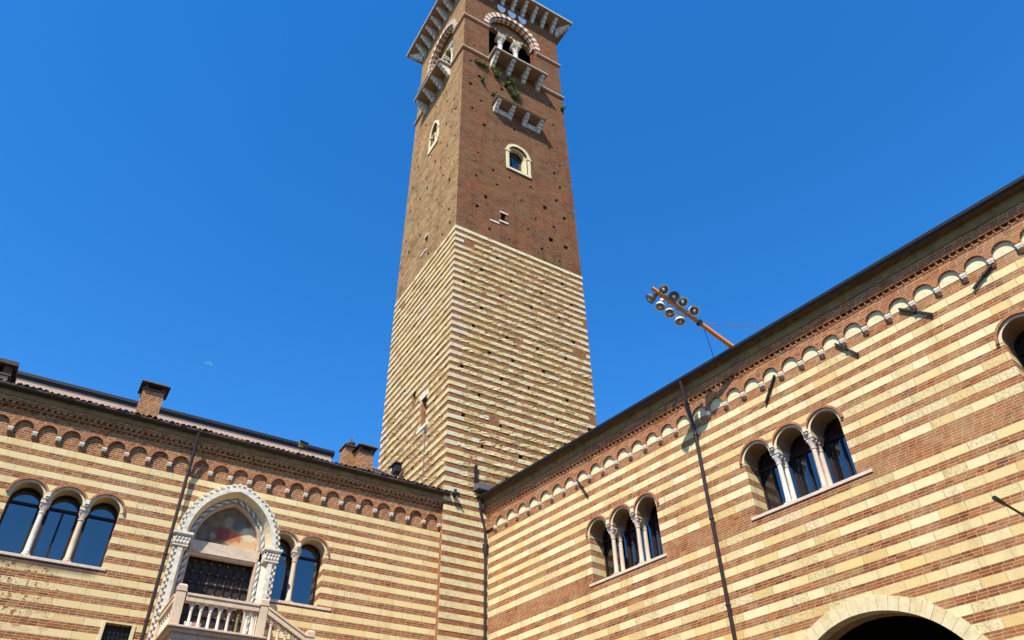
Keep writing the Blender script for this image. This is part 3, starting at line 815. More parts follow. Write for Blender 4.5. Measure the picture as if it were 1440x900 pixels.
# big open-sided chimney at the left edge of the roof
m = MB(); m.box(-22.7, -20.1, -1.8, -0.7, 17.3, 18.02)
c = m.build("chimney", M['plaster'], LB); c['label'] = "wide open sided chimney with broad slab cap at the left end"
k = MB(); k.box(-22.8, -20.03, -1.85, -0.62, 18.02, 18.10)
for uu in (-22.6, -20.36): k.box(uu, uu+0.26, -1.7, -0.75, 18.10, 18.47)
k.box(-22.85, -19.95, -1.95, -0.55, 18.47, 18.63); k.build("chimney_cap", M['tile'], c)
# pale lean-to roof edge against the tower
m = MB(); m.hexa([(-5.3, -3.4, 17.5), (-5.3, -3.4, 19.42), (-5.3, -2.6, 17.5), (-5.3, -2.6, 19.16), (-3.9, -3.4, 17.5), (-3.9, -3.4, 19.25), (-3.9, -2.6, 17.5), (-3.9, -2.6, 18.95)])
d = m.build("roof_dormer", M['pale'], LB)
m = MB(); m.hexa([(-5.45, -3.5, 19.43), (-5.45, -3.5, 19.52), (-5.45, -2.5, 19.13), (-5.45, -2.5, 19.20), (-3.7, -3.5, 19.22), (-3.7, -3.5, 19.30), (-3.7, -2.5, 18.88), (-3.7, -2.5, 18.95)])
m.build("dormer_roof", M['tilered'], d)

# ================================================================ RIGHT WING
RB = root('R', "palace_wing", "right brick and stone striped palace wing with triple windows and a large ground arch", "palace wing")
WA = ([6.745, 8.005, 9.27], 0.466, 11.55, 13.395)
WB = ([14.11, 15.375, 16.625], 0.487, 11.55, 13.385)
WC = ([22.45, 23.71, 24.97], 0.487, 11.55, 13.385)
holes = []
for st, r, zs_, zp in (WA, WB, WC): holes.append((arcade_loop(st, r, zs_, zp), 0.80, None))
AU, AZ, AR = 16.45, 5.05, 2.90
holes.append(([(AU-AR, 0.02)] + arc(AU, AZ, AR, n=30) + [(AU+AR, 0.02)], 0.75, None))
m = MB()
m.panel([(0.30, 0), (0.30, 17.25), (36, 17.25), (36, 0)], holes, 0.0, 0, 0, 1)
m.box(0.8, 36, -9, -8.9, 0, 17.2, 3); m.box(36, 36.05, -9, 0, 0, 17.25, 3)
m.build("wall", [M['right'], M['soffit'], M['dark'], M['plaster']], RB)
m = MB(); m.box(1.0, 35.9, -2.6, -2.55, 9.0, 15.5); m.box(1.0, 35.9, -6, -0.8, 9.0, 9.1); m.build("interior_shade_sheet", M['dark'], RB)  # near-black sheets in place of the shade behind the windows
cornice(RB, 0.17+0.765, 0.7652, 45, 1, 0.30, 36, 0.09, M['cream2'], 1, 17.20, 0.36, 0.02, 36, 0.115)
tile_roof(RB, 0.2, 36, 0.54, 17.24, -9.0, 0.30, M['tile'])
arched_window(RB, "triple_window", *WA[:1], WA[1], WA[2], WA[3], 0.8, 0.78, "three arched dark window nearest the tower with paired pink columns", True, (6.55, 10.35), [M['pink'], M['pink']])
arched_window(RB, "triple_window", *WB[:1], WB[1], WB[2], WB[3], 0.8, 0.78, "three arched window reflecting blue sky with paired white and pink columns", True, (13.9, 18.05), [M['white'], M['pink']])
arched_window(RB, "triple_window", *WC[:1], WC[1], WC[2], WC[3], 0.8, 0.78, "arched window cut off by the right edge", True, (22.3, 26.3), [M['pink'], M['white']])
# ground arch: stone voussoirs
gv = MB(); NV = 34
for i in range(NV):
    a0 = pi - pi*i/NV - 0.0016; a1 = pi - pi*(i+1)/NV + 0.0016
    rr = AR + 0.36 + 0.03*random.random()
    gv.band(arc(AU, AZ, rr, a0, a1, 2), arc(AU, AZ, AR-0.004, a0, a1, 2), -0.35, 0.014+0.006*random.random(), random.choice((0, 0, 0, 1, 1, 2)))
for sx in (-1, 1):
    for i in range(11):
        a, c = AU+sx*AR, AU+sx*(AR+0.38+(0.2 if i % 2 else 0))
        gv.box(min(a, c), max(a, c), -0.35, 0.014, i*0.459, (i+1)*0.459-0.006, random.choice((0, 1, 2)))
va = gv.build("ground_arch", [M['cream2'], M['cream'], M['cream2']], RB)
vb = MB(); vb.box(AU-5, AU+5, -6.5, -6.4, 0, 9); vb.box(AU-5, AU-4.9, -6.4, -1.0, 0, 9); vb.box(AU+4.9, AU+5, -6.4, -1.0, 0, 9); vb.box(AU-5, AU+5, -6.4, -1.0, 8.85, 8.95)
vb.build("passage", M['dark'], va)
downpipe(RB, [(12.62, 0.60, 17.2), (12.58, 0.42, 16.6), (12.53, 0.20, 15.7), (12.52, 0.13, 15.3), (12.52, 0.13, 0.2)], 0.062,
         [(12.52, 0.13, 15.15), (12.52, 0.13, 12.0), (12.52, 0.13, 9.2)], label="downpipe between the two triple windows")
downpipe(RB, [(0.35, 0.52, 17.2), (0.30, 0.42, 16.6), (0.30, 0.18, 15.9), (0.30, 0.14, 15.3), (0.30, 0.14, 0.2)], 0.062,
         [(0.30, 0.14, 13.4)], label="downpipe in the inner corner beside the tower")
m = MB(); m.lathe((0.30, 0.14, 15.0), [(0.055, -0.55), (0.085, -0.35), (0.13, -0.12), (0.14, 0.12), (0.10, 0.14)], 10)
m.build("rain_hopper", M['pipe'], RB, smooth=True)
m = MB(); m.box(0.07, 0.12, 0.0, 0.06, 0.3, 17.0); m.build("corner_cable", M['iron'], RB)
# iron wall anchors
for (ua, za, ub, zb) in ((20.42, 15.82, 21.20, 15.12), (23.22, 15.74, 22.42, 15.23), (18.265, 15.80, 18.83, 15.07), (15.42, 15.02, 16.0, 15.84), (6.33, 15.95, 6.89, 14.98)):
    m = MB(); wd = 0.030 if ua > 10 else 0.02
    du, dz = ub-ua, zb-za; L = math.hypot(du, dz); nu, nz_ = -dz/L*wd, du/L*wd
    m.prism_o([(ua-nu, za-nz_), (ub-nu, zb-nz_), (ub+nu, zb+nz_), (ua+nu, za+nz_)], 0.03, 0.085)
    m.box((ua+ub)/2-0.04, (ua+ub)/2+0.04, 0.0, 0.11, (za+zb)/2-0.04, (za+zb)/2+0.04)
    m.build("wall_anchor", M['iron'], RB)

# ================================================================ TOWER
TW0, TD0 = 9.27, 8.70
def taper(z): return max(0.0, z-34.5)*0.0112
TB = root('F', "bell_tower", "tall square bell tower, striped below and plain brick above with balconies near the top", "tower")
ZT = 34.558; ZTOP = 64.2
def rect(u0, u1, z0, z1): return [(u0, z0), (u0, z1), (u1, z1), (u1, z0)]
rnd = random.Random(11)
def putlogs(u0, u1, z0, z1, du, dz, avoid, size, keep):
    hs_ = []; z = z0; k = 0
    while z < z1:
        u = u0 + (0.5*du if k % 2 else 0)
        while u < u1:
            uu = u + rnd.uniform(-.22, .22)*du; zz = z + rnd.uniform(-.25, .25)
            s = size*rnd.uniform(0.55, 1.15)
            if rnd.random() < keep and u0 < uu < u1-s and all(not (a-0.25-s < uu < b_+0.25 and c_-0.25-s < zz < d_+0.25) for a, b_, c_, d_ in avoid):
                hs_.append((rect(uu, uu+s*rnd.uniform(.8, 1.3), zz, zz+s*rnd.uniform(.9, 1.4)), 0.9, 4))
            u += du
        z += dz; k += 1
    return hs_
# --- front face (F)
WF = (4.63, 0.80)                                    # belfry etc centre lines
BU, BZ, BR = 4.47, 59.25, 2.25
win_f = [(3.85, 42.25)] + arc(4.62, 44.0, 0.77, n=12) + [(5.39, 42.25)]
hf_up = [(win_f, 0.45, None), (rect(3.17, 3.52, 36.62, 37.33), 0.5, None),
         ([(BU-BR, 54.15)] + arc(BU, BZ, BR, n=24) + [(BU+BR, 54.15)], 0.85, None)]
hf_up += putlogs(0.5, 8.7, 35.3, 52.5, 1.75, 1.42, [(3.4, 5.9, 41.8, 45.4), (2.2, 3.9, 36, 37.7), (2.2, 6.9, 47.3, 49), (1.9, 7.1, 52.4, 64)], 0.25, 0.9)
hf_up += putlogs(0.4, 8.4, 54.7, 60.5, 7.4, 1.9, [(1.7, 7.3, 52, 64)], 0.16, 0.9)
def putlogs_low(u0, u1, rows, du, avoid, keep):
    hs_ = []                                         # low down the holes sit in the brick bands
    for k, r in enumerate(rows):
        u = u0 + (0.5*du if k % 2 else 0)
        while u < u1:
            uu = u + rnd.uniform(-.2, .2)*du; zt = ZT - r*PT - 0.27
            if rnd.random() < keep and uu < u1 and all(not (a-0.45 < uu < b_+0.25 and c_-0.5 < zt < d_+0.5) for a, b_, c_, d_ in avoid):
                hs_.append((rect(uu, uu+rnd.uniform(.17, .26), zt-0.19, zt), 0.9, 4))
            u += du
    return hs_
hf_lo = putlogs_low(0.9, 8.8, range(2, 33, 3), 2.1, [], 0.8)
# --- side face (S): local coordinate v = distance back from the corner (0 .. 8.7)
SBV = 4.15
hs_up = [([(SBV-BR, 54.15)] + arc(SBV, BZ, BR, n=24) + [(SBV+BR, 54.15)], 0.85, None),
         ([(3.70, 46.9)] + pointed(4.27, 48.25, 0.57, 1.05) + [(4.84, 46.9)], 0.45, None),
         (rect(4.05, 4.42, 36.65, 37.25), 0.5, None)]
hs_up += putlogs(0.5, 8.0, 35.3, 52.3, 1.55, 1.45, [(3.3, 5.3, 46.2, 50), (3.9, 4.9, 35.8, 37.5), (1.8, 6.7, 52, 64)], 0.26, 0.95)
hs_lo = [(rect(2.52, 3.12, 22.10, 23.85), 0.6, None), (rect(4.05, 4.5, 24.0, 25.1), 0.4, None)]
hs_lo += putlogs_low(0.7, 8.4, range(2, 32, 3), 2.0, [(2.1, 4.9, 21.7, 25.6)], 0.85)

class SideMB(MB):
    """same as MB but the panel lies on the tower's left face: (v, depth) -> (u=-o, o=-v)"""
    def build(self, *a, **k):
        self.v = [(-o, -v, z) for v, o, z in self.v]
        return super().build(*a, **k)
    def box(self, u0, u1, o0, o1, z0, z1, m=0): super().box(u0, u1, o0, o1, z0, z1, m)

tb = MB()
tb.panel([(0, 0), (0, ZT), (TW0, ZT), (TW0+0.05, 0)], hf_lo, 0.0, 0, 0)
tb.panel([(0, ZT), (0, ZTOP), (TW0-taper(ZTOP), ZTOP), (TW0, ZT)], hf_up, 0.0, 2, 2)
ts = MB()
ts.panel([(0, 0), (0, ZT), (TD0, ZT), (TD0, 0)], hs_lo, 0.0, 1, 1)
ts.panel([(0, ZT), (0, ZTOP), (TD0-taper(ZTOP)*2, ZTOP), (TD0, ZT)], hs_up, 0.0, 3, 3)
b0 = len(tb.v)
tb.v += [(-o, -v, z) for v, o, z in ts.v]
for f, mm in zip(ts.f, ts.m): tb.f.append([b0+i for i in f]); tb.m.append(mm)
# right and back faces, near-black core standing in for the shade inside
def cor(z): return TW0-taper(z), TD0-taper(z)*2
for za, zb_, m0, m1 in ((0, ZT, 1, 0), (ZT, ZTOP, 3, 2)):
    wa, da = cor(za); wb_, db_ = cor(zb_)
    tb.add([(wa, 0, za), (wb_, 0, zb_), (wb_, -db_, zb_), (wa, -da, za)], [(0, 1, 2, 3)], m0)
    tb.add([(0, -da, za), (0, -db_, zb_), (wb_, -db_, zb_), (wa, -da, za)], [(0, 1, 2, 3)], m1)
tb.box(2.2, 7.0, -6.6, -1.8, 0.1, 64.0, 4)
tb.box(-0.0+0.02, TW0-0.3, -TD0+0.9, -0.02, ZTOP-0.05, ZTOP, 4)
# stone courses: every block stands a little proud of the brick, eaten away by weather on the front
rc = random.Random(23)
def course_rows():
    z = ZT; k = 0
    while z > 0.6:
        yield k, z
        z -= PT if k < 34 else 0.474
        k += 1
def block(side, s0, s1, z0, z1, pr, rough, mm):
    nx = max(1, int((s1-s0)/0.13)) if rough > 0.012 else 1
    nz = 3 if rough > 0.012 else 1
    P = []
    for j in range(nz+1):
        for i in range(nx+1):
            e = (i in (0, nx)) or (j in (0, nz))
            a = s0+(s1-s0)*i/nx; c = z0+(z1-z0)*j/nz
            if j in (0, nz) and rough > 0.012: c += rc.uniform(-1, 1)*rough*0.55
            if i not in (0, nx): a += rc.uniform(-.3, .3)*(s1-s0)/nx
            o = pr + rc.uniform(-1.0, 0.6)*rough*(1.2 if e else 0.9)
            P.append((a, max(o, -0.01), c))
    ring = list(range(nx+1)) + [(j+1)*(nx+1)-1 for j in range(1, nz+1)] + [nz*(nx+1)+i for i in range(nx-1, -1, -1)] + [j*(nx+1) for j in range(nz-1, 0, -1)]
    nb = len(P)
    P += [(P[i][0], -0.03, P[i][2]) for i in ring]
    F = [(j*(nx+1)+i, j*(nx+1)+i+1, (j+1)*(nx+1)+i+1, (j+1)*(nx+1)+i) for j in range(nz) for i in range(nx)]
    m_ = len(ring)
    F += [(ring[i], nb+i, nb+(i+1) % m_, ring[(i+1) % m_]) for i in range(m_)]
    if side == 'S': P = [(-o, -v, z) for v, o, z in P]
    tb.add(P, F, mm)
def pieces(hs_, s0, s1, z0, z1):
    segs = [(s0, s1)]
    for h in hs_:
        us = [p[0] for p in h[0]]; zs_ = [p[1] for p in h[0]]
        if not (z0 < max(zs_)-0.03 and z1 > min(zs_)+0.03): continue
        a, b_ = min(us), max(us); out = []
        for q0, q1 in segs:
            if q1 <= a or q0 >= b_: out.append((q0, q1)); continue
            if a-q0 > 0.06: out.append((q0, a))
            if q1-b_ > 0.06: out.append((b_, q1))
        segs = out
    return segs
def hits(hs_, s0, s1, z0, z1):
    for h in hs_:
        us = [p[0] for p in h[0]]; zs_ = [p[1] for p in h[0]]
        if s0 < max(us) and s1 > min(us) and z0 < max(zs_)-0.03 and z1 > min(zs_)+0.03: return True
    return False
for k, zt in course_rows():
    fh = PT*(0.50 if zt > 18.2 else 0.52)
    zb_ = zt - fh
    low = zt < 17.2
    # front
    s = 0.0; first = True
    end = TW0 if zt > 16 else 2.6
    while s < end-0.02:
        L = (rc.uniform(0.45, 1.0) if not low else rc.uniform(0.7, 1.4)) if first else (rc.uniform(0.3, 0.75) if not low else rc.uniform(0.6, 1.2))
        e = min(s+L, end)
        if end - e < 0.2: e = end
        white = first or (e == end and rc.random() < 0.6) or rc.random() < 0.022
        rough = 0.004 if (low or (first and rc.random() < 0.8) or white) else rc.choice((0.013, 0.016, 0.022, 0.03))
        for p0, p1 in (pieces(hf_lo, s, e, zb_, zt) if (low or first or rc.random() > 0.004) else ()):
            dz = 0.0 if low or white else rc.uniform(-.008, .008)
            mm = rc.choice((7, 7, 5)) if (white and not low) else (rc.choice((5, 5, 8)) if low else rc.choice((5, 5, 6, 6, 5, 8, 9)))
            block('F', p0+(0.004 if not first else -0.02), p1-0.004, zb_+dz+(0 if low else rc.uniform(0.0, .022)), zt+dz-(0 if low else rc.uniform(0, .012)), (0.012 if low else rc.uniform(0.018, 0.034)), rough, mm)
        s = e; first = False
    # left face
    if zt > 16.8:
        s = 0.0
        while s < TD0-0.02:
            e = min(s+rc.uniform(0.35, 0.9), TD0)
            if TD0-e < 0.25: e = TD0
            worn = zt < 25 and rc.random() < 0.5
            for p0, p1 in (pieces(hs_lo, s, e, zb_, zt) if rc.random() > 0.004 else ()):
                mm = rc.choice((5, 5, 8, 6)) if not worn else rc.choice((6, 6, 9, 5))
                if e == TD0 and rc.random() < 0.7: mm = 7
                block('S', p0+0.004, p1-0.004, zb_-0.01+(rc.uniform(-.012, .02)), zt-rc.uniform(0, .012), rc.uniform(0.02, 0.045), 0.028 if worn else 0.008, mm)
            s = e
tb.build("wall", [M['tow_f'], M['tow_s'], M['tb_f'], M['tb_s'], M['dark'], M['tst1'], M['tst2'], M['tst3'], M['tst4'], M['tst5']], TB)

# --- stone ledge at the change from stripes to brick
m = MB(); m.box(-0.035, TW0+0.03, 0.0, 0.035, ZT-0.20, ZT+0.02); m.box(-0.035, 0.0, -TD0, 0.0, ZT-0.20, ZT+0.02)
m.build("stone_ledge", M['cream2'], TB)

# --- string courses
def string_course(z, gaps_f, gaps_s):
    W, D = cor(z)
    def run(a, b_, side, m):
        for dz0, dz1, o1, mm in ((-0.30, -0.20, 0.05, 1), (-0.20, -0.07, 0.10, 1), (-0.07, 0.0, 0.15, 0)):
            if side == 'F': m.box(a, b_, 0.0, o1, z+dz0, z+dz1, mm)
            else: m.box(-o1, 0.0, -b_, -a, z+dz0, z+dz1, mm)
    segs = [(-0.15, gaps_f[0]), (gaps_f[1], W+0.15)] if gaps_f else [(-0.15, W+0.15)]
    for s in segs: m = MB(); run(s[0], s[1], 'F', m); m.build("string_course", [M['white'], M['hood']], TB)
    segs = [(0.0, gaps_s[0]), (gaps_s[1], D+0.15)] if gaps_s else [(0.0, D+0.15)]
    for s in segs: m = MB(); run(s[0], s[1], 'S', m); m.build("string_course", [M['white'], M['hood']], TB)
    m = MB()
    for o1, dz0, dz1, mm in ((0.05, -.30, -.20, 1), (0.10, -.20, -.07, 1), (0.15, -.07, 0, 0)):
        m.box(W, W+o1, -D, 0.0, z+dz0, z+dz1, mm)
    m.build("string_course", [M['white'], M['hood']], TB)
for z, gf, gs in ((54.0, (2.2, 6.85), (2.0, 6.45)), (58.55, (BU-BR, BU+BR), (SBV-BR, SBV+BR))):
    string_course(z, gf, gs)

# --- belfry openings: striped arch, lunette wall on columns
def belfry(side, uc, label):
    T_ = MB if side == 'F' else SideMB
    A = T_(); n = 27
    outr = arc(uc, BZ, BR+0.46, n=n); inr = arc(uc, BZ, BR-0.01, n=n)
    A.band(outr, inr, -0.03, 0.03, mats=[0, 1])
    inr2 = arc(uc, BZ, BR-0.02, n=n); inr3 = arc(uc, BZ, BR-0.20, n=n)
    A.band(inr2, inr3, -0.42, -0.10, mats=[2, 1])
    ar = A.build("belfry_arch", [M['white'], M['hood'], M['greystone']], TB); ar['label'] = label
    L = T_(); r = 0.62; zs = 59.42; po = -0.62
    st = [uc-BR+0.13+1.5*i for i in range(3)]
    out = [(uc-BR+0.0, zs)]
    for s in st: out += arc(s+r, zs, r, n=10)
    out += [(uc+BR, zs)] + arc(uc, BZ, BR, 0, pi, n=20)
    L.panel(out, [], po, 0)
    nn = len(out)
    for i in range(nn):
        a, c_ = out[i], out[(i+1) % nn]
        L.add([(a[0], po, a[1]), (c_[0], po, c_[1]), (c_[0], po-0.35, c_[1]), (a[0], po-0.35, a[1])], [(0, 1, 2, 3)], 0)
    for s in st:
        L.band(arc(s+r, zs, r+0.17, n=11), arc(s+r, zs, r-0.008, n=11), po-0.02, po+0.03, mats=[1, 2])
    L.build("lunette", [M['tb_s'], M['white'], M['hood']], ar)
    for i in range(2):
        u = st[i]+2*r+0.13
        C = T_(); z0, z1 = 54.1, zs
        C.lathe((u, po-0.16, z0), [(0.28, 0), (0.28, 0.15), (0.20, 0.3), (0.19, z1-z0-1.15), (0.24, z1-z0-1.11), (0.24, z1-z0-1.04), (0.18, z1-z0-1.0), (0.22, z1-z0-0.6), (0.34, z1-z0-0.40)], 14)
        C.box(u-0.36, u+0.36, po-0.52, po+0.20, z1-0.40, z1-0.30); C.box(u-0.27, u+0.27, po-0.43, po+0.11, z1-0.30, z1-0.10); C.box(u-0.37, u+0.37, po-0.53, po+0.21, z1-0.10, z1)
        for k in range(8):
            a = 2*pi*k/8
            C.lathe((u+0.22*math.cos(a), po-0.16+0.22*math.sin(a), z1-0.80), [(0.02, 0), (0.06, 0.14), (0.085, 0.28), (0.03, 0.36)], 6)
        C.build("column", M['white'], ar, smooth=True)
    rl = T_()                                            # iron railing between the columns
    for i in range(26): rl.tube([(uc-BR+0.1+i*0.17, po+0.05, 54.1), (uc-BR+0.1+i*0.17, po+0.05, 55.6)], 0.018, 5)
    rl.box(uc-BR, uc+BR, po+0.02, po+0.07, 55.58, 55.66)
    rl.build("railing", M['iron'], ar)
belfry('F', BU, "brick and white striped belfry arch on the right face")
belfry('S', SBV, "brick and white striped belfry arch on the narrow left face")

# --- brackets and balconies
def bracket(T_, u, z_top, length, height, w, m=0, lobes=4):
    """scrolled stone bracket: stepped lobes growing outwards"""
    prof = [(0, 0), (0, -height)]
    for i in range(lobes):
        a0 = i/lobes; a1 = (i+1)/lobes
        o0, o1 = length*a0, length*a1
        z0_, z1_ = -height*(1-a0), -height*(1-a1)
        for k in range(1, 5):
            t = k/5*pi*0.62
            prof.append((o0 + (o1-o0)*(0.55*math.sin(t)+0.52*k/5), z0_ + (z1_-z0_)*(0.92*(k/5)**2)))
        prof.append((o1*1.0-0.012, z1_*1.0 - 0.02 if i < lobes-1 else z1_))
    prof.append((length, 0))
    prof = [(o, z_top+z) for o, z in prof]
    T_.prism_u(prof, u-w/2, u+w/2, m)
def balcony(side, u0, u1, z, proj, us, name, label, hgt, mats, sm=0.16):
    T_ = MB if side == 'F' else SideMB
    s = T_(); s.box(u0, u1, -0.1, proj, z-sm, z-0.055, 1); s.box(u0-0.04, u1+0.04, -0.1, proj+0.05, z-0.055, z+0.02, 0)
    o = s.build(name, mats, TB); o['label'] = label
    for u in us:
        k = T_(); bracket(k, u, z-sm, proj*0.92, hgt, 0.30)
        k.build("bracket", M['greystone'] if u != us[0] else M['white'], o, bevel=0.02)  # first bracket in whiter stone, sunlight put into its colour
    return o
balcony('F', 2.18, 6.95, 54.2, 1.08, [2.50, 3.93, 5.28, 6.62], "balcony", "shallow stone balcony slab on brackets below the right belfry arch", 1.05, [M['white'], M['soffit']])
balcony('S', 2.0, 6.45, 54.1, 1.05, [2.25, 3.55, 4.90, 6.20], "balcony", "shallow stone balcony slab on brackets on the left face", 1.05, [M['white'], M['soffit']])
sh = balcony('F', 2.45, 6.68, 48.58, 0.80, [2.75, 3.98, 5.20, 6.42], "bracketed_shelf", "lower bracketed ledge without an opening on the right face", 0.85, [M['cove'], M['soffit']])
for a, b_ in ((2.92, 3.82), (5.37, 6.26)):
    k = MB(); k.box(a, b_, 0.0, 0.05, 47.68, 48.25); k.box(a+0.08, b_-0.08, 0.05, 0.065, 47.76, 48.17); k.build("stone_panel", M['greystone'], sh)

# --- eaves with brackets
EZ, EO = 64.25, 1.18
W, D = cor(62)
m = MB()
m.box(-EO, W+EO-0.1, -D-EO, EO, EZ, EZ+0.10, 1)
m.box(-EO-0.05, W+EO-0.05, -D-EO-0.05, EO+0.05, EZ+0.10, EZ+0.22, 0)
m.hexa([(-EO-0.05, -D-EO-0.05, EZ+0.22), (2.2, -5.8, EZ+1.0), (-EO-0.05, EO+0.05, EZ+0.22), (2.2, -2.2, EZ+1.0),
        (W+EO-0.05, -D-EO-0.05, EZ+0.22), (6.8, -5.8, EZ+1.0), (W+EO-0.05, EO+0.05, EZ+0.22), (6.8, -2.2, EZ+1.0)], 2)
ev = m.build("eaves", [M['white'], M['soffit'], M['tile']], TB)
proto = {}
for k in range(9):
    u = 0.45 + k*(W-0.9)/8
    b_ = MB(); bracket(b_, u, EZ, 1.02, 1.25, 0.26); b_.build("eaves_bracket", M['greystone'], TB, bevel=0.02)
for k in range(8):
    v = 0.45 + k*(D-0.9)/7
    b_ = SideMB(); bracket(b_, v, EZ, 1.02, 1.25, 0.26); b_.build("eaves_bracket", M['greystone'], TB, bevel=0.02)
for (cu, co, au, ao) in ((0, 0, -1, 1), (W, 0, 1, 1), (0, -D, -1, -1)):
    b_ = MB(); bracket(b_, 0, EZ, 1.35, 1.25, 0.28)
    b_.v = [(cu + au*(o*0.7071) + (u*0.7071)*(1 if au*ao > 0 else 1)*ao*-1*au*au, co + ao*(o*0.7071) + (u*0.7071)*au, z) for u, o, z in b_.v]
    b_.build("eaves_bracket", M['greystone'], TB, bevel=0.02)
# shields hanging under the eaves
for u in (3.40, 4.45, 5.48):
    k = MB()
    sh_ = [(-.36, .42), (-.40, .10), (-.30, -.30), (0, -.55), (.30, -.30), (.40, .10), (.36, .42), (.12, .36), (-.12, .36)]
    k.prism_o([(u+a, 62.45+b_) for a, b_ in sh_], 0.005, 0.09); k.build("shield", M['shield'], TB, bevel=0.02)
# upper octagon behind the eaves
m = MB(); cu, co = W/2, -D/2
oc = [(cu+3.1*math.cos(pi/8+i*pi/4), co+3.1*math.sin(pi/8+i*pi/4)) for i in range(8)]
m.add([(a, b_, EZ+0.3) for a, b_ in oc] + [(a, b_, 77.0) for a, b_ in oc], [tuple(range(8)), tuple(range(15, 7, -1))] + [(i, (i+1) % 8, 8+(i+1) % 8, 8+i) for i in range(8)])
m.build("octagonal_lantern", M['tb_f'], TB)

# --- windows of the shaft
f = MB()                                               # round headed window, right face
f.band(arc(4.62, 44.0, 1.0, n=18), arc(4.62, 44.0, 0.77, n=18), -0.05, 0.06)
f.box(3.62, 3.85, -0.05, 0.06, 42.1, 44.0); f.box(5.39, 5.62, -0.05, 0.06, 42.1, 44.0); f.box(3.62, 5.62, -0.3, 0.09, 42.02, 42.22)
f.box(3.56, 3.92, -0.05, 0.10, 43.88, 44.04); f.box(5.32, 5.68, -0.05, 0.10, 43.88, 44.04)
f.box(5.16, 5.39, -0.45, -0.12, 42.22, 43.9)
f.band(arc(4.62, 44.0, 0.76, n=18), arc(4.62, 44.0, 0.60, n=18), -0.4, -0.14)
f.lathe((5.28, -0.06, 42.22), [(0.09, 0), (0.075, 0.1), (0.07, 1.45), (0.11, 1.62), (0.12, 1.7)], 10)
wf = f.build("round_headed_window", M['cream2'], TB); wf['label'] = "round headed window framed in cream stone on the right face"
k = MB(); k.box(3.8, 5.45, -0.47, -0.45, 42.2, 44.8); k.build("pane", M['glass'], wf)
k = MB()
for i in range(4): k.box(4.0+i*0.32, 4.03+i*0.32, -0.44, -0.40, 42.22, 44.3)
k.build("window_bars", M['wood'], wf)
f = SideMB()                                           # pointed window, left face
P0 = pointed(4.27, 48.25, 0.80, 1.42); P1 = pointed(4.27, 48.25, 0.80, 1.42, 0.23)
f.band(P0, P1, -0.05, 0.06)
f.box(3.47, 3.70, -0.05, 0.06, 46.4, 48.25); f.box(4.84, 5.07, -0.05, 0.06, 46.4, 48.25); f.box(3.47, 5.07, -0.3, 0.08, 46.4, 46.9)
f.box(3.42, 3.75, -0.05, 0.10, 48.12, 48.28); f.box(4.79, 5.12, -0.05, 0.10, 48.12, 48.28)
f.lathe((4.27, -0.12, 46.9), [(0.09, 0), (0.07, 0.1), (0.065, 1.05), (0.11, 1.2), (0.12, 1.3)], 10)
f.band(arc(3.985, 48.2, 0.30, n=8), arc(3.985, 48.2, 0.22, n=8), -0.2, -0.08); f.band(arc(4.555, 48.2, 0.30, n=8), arc(4.555, 48.2, 0.22, n=8), -0.2, -0.08)
wf = f.build("pointed_window", M['cream2'], TB); wf['label'] = "pointed twin light window framed in cream stone on the left face"
k = SideMB(); k.box(3.7, 4.9, -0.47, -0.45, 46.8, 49.4); k.build("pane", M['glass'], wf)
f = MB(); f.box(3.07, 3.69, -0.05, 0.05, 37.34, 37.46); f.box(3.06, 3.70, -0.05, 0.06, 36.50, 36.62); f.box(2.36, 3.02, -0.05, 0.04, 36.22, 36.34)
wf = f.build("slit_window", M['white'], TB); wf['label'] = "small square opening with white lintel above the stripes"
f = SideMB(); f.box(3.98, 4.48, -0.05, 0.05, 37.26, 37.38); f.box(4.1, 4.95, -0.02, 0.05, 35.95, 36.07)
f.build("slit_window", M['white'], TB)
f = SideMB(); f.box(2.40, 3.35, -0.05, 0.07, 23.86, 24.2); f.box(2.2, 3.5, -0.05, 0.08, 21.90, 22.09); f.box(3.13, 3.5, -0.58, 0.02, 22.1, 23.84, 1)
wf = f.build("slit_window", [M['white'], M['hood']], TB); wf['label'] = "tall dark slit window with white lintel low on the left face"
k = SideMB(); k.tube([(2.42, 0.04, 21.6), (2.45, 0.03, 20.2), (2.40, 0.03, 18.6), (2.3, 0.03, 17.2)], 0.022, 6); k.box(2.36, 2.5, 0.0, 0.08, 21.5, 21.8); k.build("lightning_cable", M['lampg'], TB)
# black vent pipe and lead box above the inner corner
k = MB(); k.box(1.52, 1.64, 0.02, 0.14, 17.95, 18.92); vp = k.build("vent_pipe", M['iron'], TB)
k = MB(); k.hexa([(1.50, 0.0, 17.60), (1.50, 0.0, 17.97), (1.50, 0.5, 17.55), (1.50, 0.5, 17.80), (3.2, 0.0, 17.6), (3.2, 0.0, 17.97), (3.2, 0.5, 17.55), (3.2, 0.5, 17.80)])
k.build("lead_box", M['leadg'], TB)

